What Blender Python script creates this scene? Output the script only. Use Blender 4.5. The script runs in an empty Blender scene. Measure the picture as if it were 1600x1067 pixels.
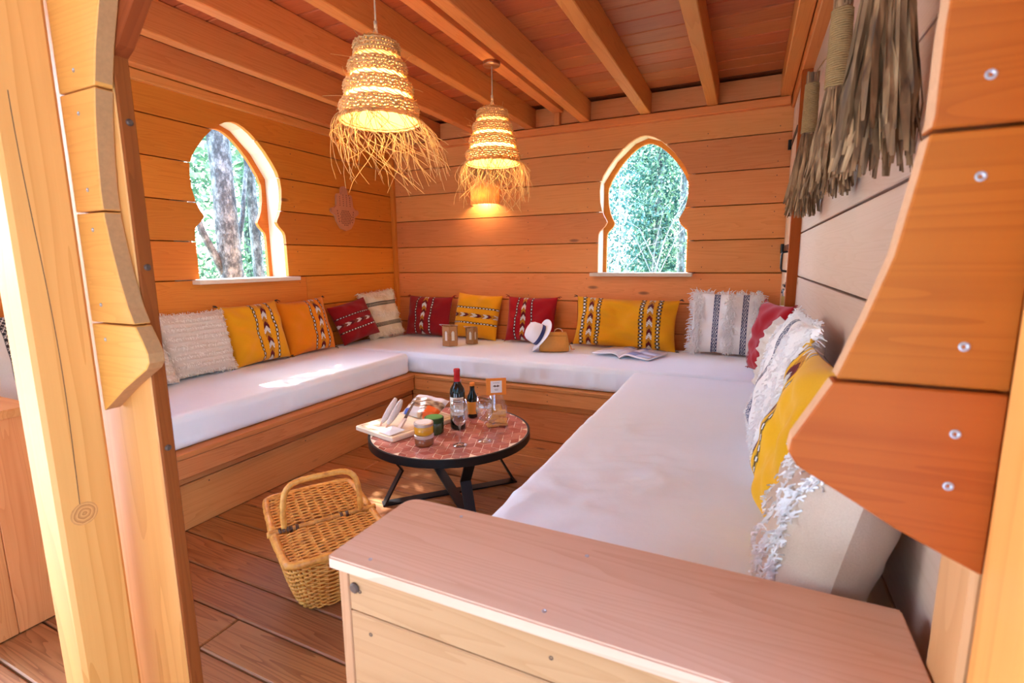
import bpy, bmesh, math, random
import numpy as np
from mathutils import Vector, Matrix, noise
random.seed(7); rng = np.random.default_rng(7)
scene = bpy.context.scene
COL = scene.collection
PI = math.pi
V = Vector

# ------------------------------------------------------------------ camera
cam_data = bpy.data.cameras.new('camera'); cam = bpy.data.objects.new('camera', cam_data); COL.objects.link(cam)
cam_data.sensor_fit = 'HORIZONTAL'; cam_data.sensor_width = 36.0
cam_data.lens = 36.0 * 781.4655 / 1600.0
cam_data.clip_start = 0.02; cam_data.clip_end = 200
_r, _u, _f = V((0.9056, 0.4240, -0.0094)), V((-0.0587, 0.1473, 0.9874)), V((-0.4201, 0.8936, -0.1582))
cm = Matrix.Identity(4)
for i in range(3):
    cm[i][0] = _r[i]; cm[i][1] = _u[i]; cm[i][2] = -_f[i]
cm[0][3], cm[1][3], cm[2][3] = 0.0, 0.0, 1.15
cam.matrix_world = cm
cam_data.dof.use_dof = True; cam_data.dof.focus_distance = 2.7; cam_data.dof.aperture_fstop = 5.6
scene.camera = cam

# ------------------------------------------------------------------ world, sun, exposure
world = bpy.data.worlds.new('sky'); scene.world = world; world.use_nodes = True
bg = world.node_tree.nodes['Background']
sky = world.node_tree.nodes.new('ShaderNodeTexSky'); sky.sky_type = 'NISHITA'; sky.sun_disc = False
sky.sun_elevation = math.radians(44); sky.sun_rotation = math.radians(283); sky.altitude = 200; sky.air_density = 1.3; sky.dust_density = 2.0; sky.ozone_density = 6.0
world.node_tree.links.new(sky.outputs[0], bg.inputs[0]); bg.inputs[1].default_value = 2.9
sun_data = bpy.data.lights.new('sun', 'SUN'); sun_data.energy = 20.0; sun_data.angle = 0.007; sun_data.color = (0.95, 0.97, 1.0)
sun = bpy.data.objects.new('sun', sun_data); COL.objects.link(sun)
sun.rotation_euler = V((1.02, -0.24, -1.0)).to_track_quat('-Z', 'Y').to_euler()
sun.location = (-6, 4, 7)
vs = scene.view_settings
vs.view_transform = 'Standard'; vs.look = 'None'; vs.exposure = 0.32; vs.gamma = 1.0; vs.use_curve_mapping = False
PEND, SCON = 9.0, 7.0          # watts of the pendant and wall lamps
scene.cycles.max_bounces = 14; scene.cycles.diffuse_bounces = 8; scene.cycles.transmission_bounces = 10; scene.cycles.transparent_max_bounces = 12

# ------------------------------------------------------------------ object helpers
WM = {}
def adopt(o, parent, world=None):
    world = world if world is not None else Matrix.Identity(4)
    WM[o.name] = world
    if parent is not None:
        o.parent = parent
        o.matrix_parent_inverse = WM[parent.name].inverted()
    o.matrix_basis = world
    return o
def empty(name, loc, label=None, cat=None, group=None, kind=None):
    o = bpy.data.objects.new(name, None); COL.objects.link(o); o.empty_display_size = 0.05
    adopt(o, None, Matrix.Translation(V(loc)))
    return tag(o, label, cat, group, kind)
def tag(o, label=None, cat=None, group=None, kind=None):
    if label: o['label'] = label
    if cat: o['category'] = cat
    if group: o['group'] = group
    if kind: o['kind'] = kind
    return o
def link_mesh(name, me, mat, parent=None, world=None, smooth=False):
    o = bpy.data.objects.new(name, me); COL.objects.link(o)
    if mat is not None and not me.materials: me.materials.append(mat)
    if smooth: me.polygons.foreach_set('use_smooth', [True] * len(me.polygons))
    return adopt(o, parent, world)
def mesh(name, verts, faces, mat, parent=None, world=None, smooth=False):
    me = bpy.data.meshes.new(name); me.from_pydata([tuple(v) for v in verts], [], faces); me.update()
    return link_mesh(name, me, mat, parent, world, smooth)
def frame(o, ax, ay):
    ax = V(ax).normalized(); ay = V(ay); ay = (ay - ax * ay.dot(ax)).normalized(); az = ax.cross(ay)
    m = Matrix.Identity(4)
    for i in range(3):
        m[i][0], m[i][1], m[i][2], m[i][3] = ax[i], ay[i], az[i], o[i]
    return m
_box_cache = {}
def box_mesh(name, L, W, T, bev):
    key = (round(L, 4), round(W, 4), round(T, 4), round(bev, 4), name)
    if key in _box_cache: return _box_cache[key]
    bm = bmesh.new(); bmesh.ops.create_cube(bm, size=1.0)
    for v in bm.verts: v.co = V((v.co.x * L, v.co.y * W, v.co.z * T))
    if bev > 0: bmesh.ops.bevel(bm, geom=bm.edges[:], offset=bev, segments=1, affect='EDGES')
    me = bpy.data.meshes.new(name); bm.to_mesh(me); bm.free(); _box_cache[key] = me
    return me
def plank(name, parent, c, ax, ay, L, W, T, mat, bev=0.003, share=True):
    """bevelled board, its length along ax, its width along ay"""
    return link_mesh(name, box_mesh(name, L, W, T, bev), mat, parent, frame(c, ax, ay))
def bar(name, parent, lo, hi, mat, bev=0.003, along=None):
    """axis-aligned board from corner lo to corner hi; grain along its longest side"""
    d = [hi[i] - lo[i] for i in range(3)]; c = [(hi[i] + lo[i]) / 2 for i in range(3)]
    order = sorted(range(3), key=lambda i: -d[i])
    if along is not None: order = [along] + [i for i in order if i != along]
    E3 = [V((1, 0, 0)), V((0, 1, 0)), V((0, 0, 1))]
    return plank(name, parent, c, E3[order[0]], E3[order[1]], d[order[0]], d[order[1]], d[order[2]], mat, bev)
class MB:
    def __init__(s): s.v = []; s.f = []
    def add(s, vs_, fs):
        n = len(s.v); s.v.extend(tuple(v) for v in vs_); s.f.extend(tuple(i + n for i in f) for f in fs); return s
    def box(s, lo, hi, m=None):
        x0, y0, z0 = lo; x1, y1, z1 = hi
        p = [V(q) for q in ((x0,y0,z0),(x1,y0,z0),(x1,y1,z0),(x0,y1,z0),(x0,y0,z1),(x1,y0,z1),(x1,y1,z1),(x0,y1,z1))]
        if m is not None: p = [m @ q for q in p]
        return s.add(p, [(0,3,2,1),(4,5,6,7),(0,1,5,4),(1,2,6,5),(2,3,7,6),(3,0,4,7)])
    def tube(s, path, r, n=6, closed=False, cap=True):
        path = [V(p) for p in path]; N = len(path)
        rr = r if hasattr(r, '__len__') else [r] * N
        t0 = (path[1] - path[0]).normalized(); ref = V((0, 0, 1)) if abs(t0.z) < 0.9 else V((1, 0, 0))
        nrm = t0.cross(ref).normalized(); vs_ = []
        for i in range(N):
            a = path[i - 1] if (i > 0 or closed) else path[i]
            b = path[(i + 1) % N] if (i < N - 1 or closed) else path[i]
            t = (b - a); t = t.normalized() if t.length > 1e-9 else t0
            nrm = (nrm - t * nrm.dot(t)); nrm = nrm.normalized() if nrm.length > 1e-6 else t.orthogonal().normalized()
            bn = t.cross(nrm)
            for k in range(n):
                a_ = 2 * PI * k / n; vs_.append(path[i] + (nrm * math.cos(a_) + bn * math.sin(a_)) * rr[i])
        fs = []
        for i in range(N if closed else N - 1):
            j = (i + 1) % N
            for k in range(n): fs.append((i*n+k, i*n+(k+1)%n, j*n+(k+1)%n, j*n+k))
        if cap and not closed: fs += [tuple(range(n - 1, -1, -1)), tuple((N-1)*n+k for k in range(n))]
        return s.add(vs_, fs)
    def lathe(s, prof, c=(0, 0, 0), n=24, m=None, captop=True, capbot=True):
        vs_ = []; P = len(prof)
        for r, z in prof:
            for k in range(n):
                a = 2 * PI * k / n; q = V((c[0] + r * math.cos(a), c[1] + r * math.sin(a), c[2] + z)); vs_.append(m @ q if m is not None else q)
        fs = [(i*n+k, i*n+(k+1)%n, (i+1)*n+(k+1)%n, (i+1)*n+k) for i in range(P-1) for k in range(n)]
        if capbot: fs.append(tuple(range(n - 1, -1, -1)))
        if captop: fs.append(tuple((P-1)*n+k for k in range(n)))
        return s.add(vs_, fs)
    def prism(s, poly, z0, z1, m=None):
        n = len(poly); vs_ = [V((a, b, z0)) for a, b in poly] + [V((a, b, z1)) for a, b in poly]
        if m is not None: vs_ = [m @ q for q in vs_]
        return s.add(vs_, [tuple(range(n - 1, -1, -1)), tuple(range(n, 2*n))] + [(i, (i+1)%n, n+(i+1)%n, n+i) for i in range(n)])
    def build(s, name, mat, parent=None, smooth=False, world=None):
        """vertices are given in world space; world gives the object its own axes"""
        vs_ = s.v
        if world is not None:
            inv = world.inverted(); vs_ = [inv @ V(q) for q in s.v]
        return mesh(name, vs_, s.f, mat, parent, world, smooth)
def auto_smooth(o, ang=40):
    me = o.data; me.polygons.foreach_set('use_smooth', [True] * len(me.polygons))
    bm = bmesh.new(); bm.from_mesh(me); lim = math.radians(ang)
    for e in bm.edges:
        if len(e.link_faces) == 2 and e.calc_face_angle(0) > lim: e.smooth = False
    bm.to_mesh(me); bm.free(); return o

# ------------------------------------------------------------------ material helpers
class NT:
    def __init__(s, name):
        s.mat = bpy.data.materials.new(name); s.mat.use_nodes = True; s.t = s.mat.node_tree
        s.b = s.t.nodes['Principled BSDF']; s.out = s.t.nodes['Material Output']
    def n(s, typ, **kw):
        nd = s.t.nodes.new(typ)
        for k, v in kw.items(): setattr(nd, k, v)
        return nd
    def l(s, a, b): s.t.links.new(a, b)
    def math(s, op, a, b=None, c=None, clamp=False):
        nd = s.n('ShaderNodeMath', operation=op, use_clamp=clamp)
        for i, q in enumerate((a, b, c)):
            if q is None: continue
            if isinstance(q, (int, float)): nd.inputs[i].default_value = q
            else: s.l(q, nd.inputs[i])
        return nd.outputs[0]
    def vmath(s, op, a, b):
        nd = s.n('ShaderNodeVectorMath', operation=op)
        for i, q in enumerate((a, b)):
            if isinstance(q, (tuple, list)): nd.inputs[i].default_value = q
            else: s.l(q, nd.inputs[i])
        return nd.outputs[0]
    def noise(s, vec, scale, detail=2, rough=0.5, dist=0.0):
        nd = s.n('ShaderNodeTexNoise'); nd.inputs['Scale'].default_value = scale; nd.inputs['Detail'].default_value = detail
        nd.inputs['Roughness'].default_value = rough; nd.inputs['Distortion'].default_value = dist
        if vec is not None: s.l(vec, nd.inputs['Vector'])
        return nd.outputs['Fac']
    def mix(s, fac, a, b, typ='MIX'):
        nd = s.n('ShaderNodeMix', data_type='RGBA', blend_type=typ)
        for sock, q in ((nd.inputs['Factor'], fac), (nd.inputs['A'], a), (nd.inputs['B'], b)):
            if isinstance(q, (int, float)): sock.default_value = q
            elif isinstance(q, (tuple, list)): sock.default_value = (q[0], q[1], q[2], 1)
            else: s.l(q, sock)
        return nd.outputs['Result']
    def ramp(s, fac, stops):
        nd = s.n('ShaderNodeValToRGB'); cr = nd.color_ramp
        while len(cr.elements) < len(stops): cr.elements.new(0.5)
        for e, (p, c) in zip(cr.elements, stops):
            e.position = p; e.color = (c, c, c, 1) if isinstance(c, (int, float)) else (*c, 1)
        s.l(fac, nd.inputs[0]); return nd.outputs[0]
    def bump(s, h, strength=0.3, dist=0.002):
        nd = s.n('ShaderNodeBump'); nd.inputs['Strength'].default_value = strength; nd.inputs['Distance'].default_value = dist
        s.l(h, nd.inputs['Height']); s.l(nd.outputs[0], s.b.inputs['Normal'])
    def set(s, **kw):
        for k, v in kw.items():
            sock = s.b.inputs[k.replace('_', ' ')]
            if isinstance(v, (int, float)): sock.default_value = v
            elif isinstance(v, (tuple, list)): sock.default_value = (*v, 1) if len(v) == 3 else v
            else: s.l(v, sock)
        return s.mat

def wood(name, light, dark, knot=(0.16, 0.06, 0.025), ring=16.0, contrast=0.42, vary=0.13, rough=0.5, knots=0.62, stretch=13.0, spec=0.35):
    """sawn softwood: growth rings as contours of a stretched noise field, knots, fibres, board-to-board variation"""
    s = NT(name)
    tc = s.n('ShaderNodeTexCoord'); oi = s.n('ShaderNodeObjectInfo')
    off = s.math('MULTIPLY', oi.outputs['Random'], 61.0)
    cx = s.n('ShaderNodeCombineXYZ'); s.l(off, cx.inputs[0]); s.l(s.math('MULTIPLY', off, 1.7), cx.inputs[1]); s.l(s.math('MULTIPLY', off, 0.37), cx.inputs[2])
    p = s.vmath('ADD', tc.outputs['Object'], cx.outputs[0])
    pk = s.vmath('MULTIPLY', p, (2.1, 6.5, 6.5))
    vo = s.n('ShaderNodeTexVoronoi', feature='F1'); vo.inputs['Scale'].default_value = 1.0; s.l(pk, vo.inputs['Vector'])
    sep = s.n('ShaderNodeSeparateColor'); s.l(vo.outputs['Color'], sep.inputs[0])
    has = s.math('GREATER_THAN', sep.outputs[0], knots)
    dist = vo.outputs['Distance']
    swirl = s.math('MULTIPLY', s.math('SUBTRACT', 1.0, s.math('DIVIDE', dist, 0.42, clamp=True)), has)
    ps = s.vmath('MULTIPLY', p, (0.55, stretch, stretch * 0.6))
    n1 = s.noise(ps, 1.1, 2.0, 0.45, 0.35)
    field = s.math('ADD', s.math('MULTIPLY', n1, ring), s.math('MULTIPLY', s.math('MULTIPLY', swirl, swirl), 2.6))
    ph = s.math('FRACT', field)
    ringv = s.math('POWER', ph, 2.2)
    fib = s.noise(s.vmath('MULTIPLY', p, (5.0, 190.0, 190.0)), 1.0, 2.0, 0.6)
    soft = s.noise(s.vmath('MULTIPLY', p, (0.9, 3.0, 3.0)), 1.3, 2.0)
    f = s.math('ADD', s.math('MULTIPLY', ringv, contrast), s.math('MULTIPLY', s.math('SUBTRACT', fib, 0.5), 0.35), clamp=True)
    col = s.mix(f, light, dark)
    col = s.mix(s.math('MULTIPLY', soft, 0.30), col, (dark[0], dark[1] * 0.9, dark[2] * 0.75))
    kn = s.math('MULTIPLY', s.ramp(dist, [(0.0, 1.0), (0.05, 0.85), (0.10, 0.0)]), has)
    col = s.mix(s.math('MULTIPLY', kn, 0.85), col, knot)
    hs = s.n('ShaderNodeHueSaturation'); s.l(col, hs.inputs['Color'])
    s.l(s.math('ADD', 1.0 - vary, s.math('MULTIPLY', oi.outputs['Random'], vary * 2)), hs.inputs['Value'])
    s.l(s.math('ADD', 0.494, s.math('MULTIPLY', s.math('FRACT', s.math('MULTIPLY', oi.outputs['Random'], 7.3)), 0.012)), hs.inputs['Hue'])
    s.bump(s.math('ADD', s.math('MULTIPLY', fib, 0.5), s.math('MULTIPLY', ringv, 0.25)), 0.25, 0.0015)
    return s.set(Base_Color=hs.outputs[0], Roughness=rough, Specular_IOR_Level=spec)
def plain(name, col, rough=0.6, metal=0.0, spec=0.5, grain=0.0, gscale=60.0, **kw):
    s = NT(name)
    if grain > 0:
        tc = s.n('ShaderNodeTexCoord'); n = s.noise(tc.outputs['Object'], gscale, 4, 0.6)
        c = s.mix(n, tuple(x * (1 - grain) for x in col), tuple(min(1, x * (1 + grain)) for x in col)); s.bump(n, 0.25, 0.001)
        s.set(Base_Color=c)
    else: s.set(Base_Color=col)
    return s.set(Roughness=rough, Metallic=metal, Specular_IOR_Level=spec, **kw)
def glassy(name, col, rough=0.02, ior=1.45):
    s = NT(name); return s.set(Base_Color=col, Roughness=rough, Transmission_Weight=1.0, IOR=ior)
def cloth_attr(name, rough=0.9, scale=420.0, bump=0.35):
    s = NT(name); at = s.n('ShaderNodeVertexColor', layer_name='Col'); tc = s.n('ShaderNodeTexCoord')
    n = s.noise(tc.outputs['Object'], scale, 2, 0.6)
    c = s.mix(s.math('MULTIPLY', n, 0.22), at.outputs['Color'], (0, 0, 0)); s.bump(n, bump, 0.0015)
    return s.set(Base_Color=c, Roughness=rough, Specular_IOR_Level=0.15, Sheen_Weight=0.15)
def glow(name, col, strength):
    s = NT(name); return s.set(Base_Color=col, Emission_Color=col, Emission_Strength=strength)

M = {}
M['wall'] = wood('larch_wall_boards', (0.70, 0.230, 0.028), (0.51, 0.122, 0.010), spec=0.2)
M['wall_r'] = wood('larch_wall_boards_cool_lit', (0.54, 0.375, 0.285), (0.43, 0.255, 0.165), contrast=0.3)  # same larch, paled: cool daylight put into the colour
M['wall_b'] = wood('larch_wall_boards_daylit', (0.74, 0.285, 0.085), (0.55, 0.165, 0.036), spec=0.2)  # same larch again, daylight on the far wall put into the colour
M['pale'] = wood('skylit_lining', (0.74, 0.60, 0.45), (0.66, 0.48, 0.32), contrast=0.25, knots=0.95)  # paled lining, skylight at the windows put into the colour
M['beam'] = wood('roof_beam_timber', (0.66, 0.240, 0.060), (0.47, 0.125, 0.022), contrast=0.4, knots=0.75, spec=0.15)
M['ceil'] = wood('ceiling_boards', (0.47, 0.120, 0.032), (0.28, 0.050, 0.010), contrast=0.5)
M['floor'] = wood('deck_boards', (0.43, 0.175, 0.055), (0.20, 0.068, 0.018), knot=(0.09, 0.030, 0.010), contrast=0.75, rough=0.5, spec=0.25)
M['bench'] = wood('bench_boards', (0.64, 0.265, 0.085), (0.45, 0.138, 0.032), contrast=0.45, spec=0.25)
M['post'] = wood('post_timber', (0.70, 0.290, 0.074), (0.54, 0.185, 0.033), knot=(0.34, 0.12, 0.025), ring=8.0, contrast=0.6, knots=0.8, stretch=9.0, vary=0.03)
M['jamb'] = wood('arch_jamb_boards_shaded', (0.38, 0.092, 0.010), (0.26, 0.052, 0.006), contrast=0.5, knots=0.93, vary=0.05, rough=0.5, spec=0.12)  # same larch darkened, shade put in against the strong front light
M['boxw'] = wood('armrest_boards', (0.50, 0.240, 0.105), (0.37, 0.150, 0.052), contrast=0.45, knots=0.66, vary=0.06, spec=0.25)
M['boxtop'] = wood('armrest_top_board', (0.70, 0.410, 0.270), (0.53, 0.255, 0.135), knot=(0.34, 0.15, 0.07), ring=15.0, contrast=0.38, knots=0.5, vary=0.02, stretch=11.0, spec=0.3)
M['jamb_l'] = wood('arch_jamb_boards_lit', (0.70, 0.280, 0.056), (0.54, 0.175, 0.026), contrast=0.4, knots=0.9, vary=0.05)  # lighter copy for the left jamb, front light put into the colour
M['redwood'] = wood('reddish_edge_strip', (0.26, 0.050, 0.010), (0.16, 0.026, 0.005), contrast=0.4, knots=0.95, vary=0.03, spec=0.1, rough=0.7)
M['endgrain'] = plain('pale_end_grain', (0.52, 0.28, 0.15), 0.7, grain=.2, gscale=150)
M['endgrain_l'] = plain('brown_end_grain', (0.40, 0.17, 0.055), 0.7, grain=.25, gscale=120)
M['dark'] = plain('shadow_gap_dark', (0.03, 0.02, 0.015), 0.9)  # near-black that paints the shade behind board gaps
M['iron'] = plain('black_iron', (0.018, 0.018, 0.02), 0.42, 0.6)
M['screw'] = plain('zinc_screw', (0.40, 0.40, 0.42), 0.4, 0.8)
M['nail'] = plain('dark_nail', (0.10, 0.05, 0.03), 0.6, 0.4)
# ================================================================== the setting
XL, XR, YB = -2.95, 0.235, 3.77
ZC = 2.30
ROWS = [0.171, 0.393, 0.615, 0.837, 1.058, 1.281, 1.508, 1.730, 1.945, 2.165, 2.30]
HW = [(1.06,.322),(1.315,.322),(1.345,.320),(1.366,.311),(1.385,.292),(1.405,.271),(1.430,.257),(1.445,.262),(1.475,.280),(1.51,.295),(1.58,.311),(1.66,.316),(1.72,.309),(1.77,.290),(1.82,.258),(1.885,.208),(1.94,.154),(1.978,.108),(2.003,.066),(2.016,.030),(2.02,0.0)]
def hw(z, k=0.0):
    for (z0, w0), (z1, w1) in zip(HW, HW[1:]):
        if z0 <= z <= z1: return max(0.0, w0 + (w1 - w0) * (z - z0) / (z1 - z0) - k)
    return 0.0 if z > 2.02 else HW[0][1] - k
def hwc(z): return hw(min(2.02, max(z, 1.06) + (0.022 if z > 1.7 else 0.0))) * 0.93
def zsamples(z0, z1):
    zs = sorted({z0, z1} | {z for z, _ in HW if z0 < z < z1})
    return zs
def wall_planks(parent, a0, a1, centre, origin, ax, mat, rows=ROWS, z_from=0.39, T=0.028, k=0.0, gap=0.0034, breaks=()):
    """boards stacked up a wall; a = coordinate along ax measured from origin; keyhole cut around 'centre'"""
    ax = V(ax); up = V((0, 0, 1)); nrm = ax.cross(up)
    def piece(poly):
        xs = [q[0] for q in poly]; zs = [q[1] for q in poly]
        ca, cz = (min(xs) + max(xs)) / 2, (min(zs) + max(zs)) / 2
        c = V(origin) + ax * ca + up * cz
        mb = MB(); mb.prism([(a - ca, z - cz) for a, z in poly], -T, 0.0)
        o = mesh('plank', mb.v, mb.f, mat, parent, frame(c, ax, up))
        return o
    def rect(a, b, z0, z1):
        c = V(origin) + ax * (a + b) / 2 + up * (z0 + z1) / 2 - nrm * T / 2
        plank('plank', parent, c, ax, up, b - a, z1 - z0, T, mat, 0.0022)
    for z0, z1 in zip(rows, rows[1:]):
        if z1 <= z_from: continue
        z0 += gap; z1 -= gap
        if centre is None or z1 < 1.06 or z0 > 2.02:
            cuts = [a0] + sorted(b for b, r in breaks if abs(r - z0) < 0.02 and a0 < b < a1) + [a1]
            for p, q in zip(cuts, cuts[1:]): rect(p + 0.001, q - 0.001, z0, z1)
        elif z1 < 2.02:
            zs = zsamples(z0, z1)
            piece([(a0, z0)] + [(centre - hw(z, k), z) for z in zs] + [(a0, z1)])
            piece([(a1, z1)] + [(centre + hw(z, k), z) for z in reversed(zs)] + [(a1, z0)])
        else:
            zs = zsamples(z0, 2.02)
            piece([(a0, z0)] + [(centre - hw(z, k), z) for z in zs] + [(centre + hw(z, k), z) for z in reversed(zs[:-1])] + [(a1, z0), (a1, z1), (a0, z1)])
def cladding(name, parent, a0, a1, centre, origin, ax, mat, T=0.025, k=0.022):
    ax = V(ax); up = V((0, 0, 1)); mb = MB(); m = frame(V(origin), ax, up)
    if centre is None: mb.prism([(a0, -0.15), (a1, -0.15), (a1, 2.42), (a0, 2.42)], -T, 0, m)
    else:
        zb = 1.05
        mb.prism([(a0, -0.15), (a1, -0.15), (a1, zb), (a0, zb)], -T, 0, m)
        zs = [z for z, _ in HW[:-8]] + [1.70, 1.75, 1.80, 1.85, 1.90, 1.94, 1.965, 1.984, 1.994]; zs[0] = zb; top = 1.998
        zs = sorted(z for z in zs if z < top)
        mb.prism([(a0, zb)] + [(centre - hwc(z), z) for z in zs] + [(centre, top), (centre, 2.42), (a0, 2.42)], -T, 0, m)
        mb.prism([(a1, 2.42), (centre, 2.42), (centre, top)] + [(centre + hwc(z), z) for z in reversed(zs)] + [(a1, zb)], -T, 0, m)
    return mb.build(name, mat, parent, world=m)
def nails(parent, spots, nrm):
    mb = MB(); nrm = V(nrm)
    for p in spots:
        mb.lathe([(0.0035, -0.001), (0.0035, 0.0008)], n=6, m=frame(p, nrm.orthogonal(), nrm.cross(nrm.orthogonal())))
    o = mb.build('nail_heads', M['nail'], parent); o['kind'] = 'stuff'; return o

# floor: deck boards across the room
floor = empty('floor', (-1.4, 1.5, 0), 'brown wooden deck boards running across the room', None, None, 'structure')
y = 0.816 - 0.138 * 8; k = 0
while y < 3.80:
    cut = -1.9 + 1.1 * ((k * 37) % 17) / 17.0
    if 0 <= k: 
        for p, q in ((-3.0, cut), (cut, 0.30)) if k % 3 == 2 else ((-3.0, 0.30),):
            plank('plank', floor, ((p + q) / 2, y + 0.069, -0.014), (1, 0, 0), (0, 1, 0), q - p - 0.004, 0.1325, 0.028, M['floor'], 0.004)
    y += 0.138; k += 1
MB().box((-3.05, -0.35, -0.10), (0.5, 3.85, -0.030)).build('subfloor_gap_shade', M['dark'], floor)

# walls
wl = empty('wall_left', (XL, 2.0, 0), 'orange larch board wall with a keyhole window', None, None, 'structure')
wall_planks(wl, 0.45, YB, 2.245, (XL, 0, 0), (0, 1, 0), M['wall'], breaks=((2.72, 0.837), (1.35, 0.837), (3.0, 0.615)))
cladding('outer_cladding', wl, 0.45, YB + 0.20, 2.245, (XL - 0.168, 0, 0), (0, 1, 0), M['wall'])
nails(wl, [(XL + .0005, yy, z + dz) for yy in (1.62, 2.66, 3.58) for z in ROWS[3:-2] for dz in (0.04, 0.175)], (1, 0, 0))
wb = empty('wall_back', (-1.4, YB, 0), 'orange larch board wall at the far end with a keyhole window', None, None, 'structure')
wall_planks(wb, XL, XR, -0.722, (0, YB, 0), (1, 0, 0), M['wall_b'], breaks=((-1.2, 0.615), (-2.0, 0.393)))
cladding('outer_cladding', wb, XL - 0.20, XR + 0.16, -0.722, (0, YB + 0.168, 0), (1, 0, 0), M['wall'])
nails(wb, [(xx, YB - .0005, z + dz) for xx in (-2.86, -1.62, -1.13, -0.30, 0.13) for z in ROWS[3:-2] for dz in (0.04, 0.175)], (0, -1, 0))
wr = empty('wall_right', (XR, 2.0, 0), 'larch board wall beside the right bench, painted daylight in its colour', None, None, 'structure')
wall_planks(wr, -3.06, -0.655, None, (XR, 0, 0), (0, -1, 0), M['wall_r'])
cladding('outer_cladding', wr, -YB - 0.16, -0.42, None, (XR + 0.112, 0, 0), (0, -1, 0), M['wall_r'])

# keyhole windows: faceted lining boards and a sill each
def window(name, c, ax, nin, label):
    """c: centre on the inner wall face at z = 0, nin: direction out of the room"""
    w = empty(name, V(c) + V((0, 0, 1.06)), label, None, None, 'structure')
    ax = V(ax); nin = V(nin); up = V((0, 0, 1))
    P = [(-.326, 1.03), (-.326, 1.735), (-.225, 1.885), (-.09, 2.005), (0.0, 2.034), (.09, 2.005), (.225, 1.885), (.326, 1.735), (.326, 1.03)]
    for (a0, z0), (a1, z1) in zip(P, P[1:]):
        d = ax * (a1 - a0) + up * (z1 - z0); L = d.length + 0.012
        out = d.normalized().cross(nin)
        mid = V(c) + ax * (a0 + a1) / 2 + up * (z0 + z1) / 2
        if out.dot(mid - V(c) - up * 1.5) < 0: out = -out
        plank('lining_board', w, mid + nin * 0.098 + out * 0.010, d, nin, L, 0.138, 0.020, M['pale'], 0.001)
    plank('sill', w, V(c) + up * 1.045 + nin * 0.050, ax, nin, 0.735, 0.235, 0.026, M['pale'], 0.003)
    return w
window('window_1', (XL, 2.245, 0), (0, 1, 0), (-1, 0, 0), 'keyhole shaped opening in the left wall, grey tree trunk behind')
window('window_2', (-0.722, YB, 0), (1, 0, 0), (0, 1, 0), 'keyhole shaped opening in the far wall, dense foliage behind')

# ceiling boards, beams, roof; unseen front overhang added to shade the entrance
ceil = empty('ceiling', (-1.4, 2.0, ZC), 'boarded ceiling on exposed square beams', None, None, 'structure')
yy = 3.70
while yy > -1.45:
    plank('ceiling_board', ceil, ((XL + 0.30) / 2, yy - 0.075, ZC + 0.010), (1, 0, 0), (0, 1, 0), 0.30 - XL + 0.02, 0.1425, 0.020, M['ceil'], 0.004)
    yy -= 0.15
MB().box((XL - 0.02, -1.50, ZC + 0.0205), (XR + 0.06, YB, ZC + 0.0215)).build('gap_shade_sheet', M['dark'], ceil)  # added dark sheet, paints shade into the gaps between ceiling boards
MB().box((XL - 0.35, -1.55, ZC + 0.022), (XR + 0.35, YB + 0.35, ZC + 0.10)).build('roof_deck', M['ceil'], ceil)
for i in range(7):
    x1 = -0.244 - 0.435 * i
    bar('beam', ceil, (x1 - 0.067, -1.50, 2.150), (x1, YB - 0.002, ZC - 0.001), M['beam'], 0.004)
bar('beam', ceil, (0.118, -1.50, 2.150), (0.182, YB - 0.002, ZC - 0.001), M['beam'], 0.004)
bar('lamp_batten', ceil, (-1.405, 0.6, 2.245), (-1.325, YB - 0.004, ZC - 0.001), M['beam'], 0.003)
bar('batten_post', ceil, (-1.387, YB - 0.045, 2.152), (-1.345, YB - 0.004, 2.244), M['beam'], 0.002)
t1 = bar('trim_1', None, (XL + 0.002, YB - 0.047, 2.098), (0.18, YB + 0.001, 2.149), M['beam'], 0.004)
tag(t1, 'wall plate running under the beam ends on the far wall', None, None, 'structure')
t2 = bar('trim_2', None, (XL, YB - 0.035, 0.50), (XL + 0.035, YB, 2.098), M['wall'], 0.004)
tag(t2, 'slim vertical batten in the far left corner', None, None, 'structure')
t3 = bar('trim_3', None, (0.186, 0.45, 2.085), (0.30, YB, 2.30), M['beam'], 0.004)
tag(t3, 'wall plate along the top of the right wall', None, None, 'structure')
t4 = bar('trim_4', None, (XL - 0.03, 0.45, 2.098), (XL + 0.028, YB - 0.05, 2.149), M['beam'], 0.004)
tag(t4, 'wall plate along the top of the left wall', None, None, 'structure')
t5 = bar('trim_5', None, (0.186, 3.055, 0.50), (0.245, 3.10, 2.084), M['jamb'], 0.003)
tag(t5, 'upright orange batten framing the ledged door', None, None, 'structure')

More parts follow.
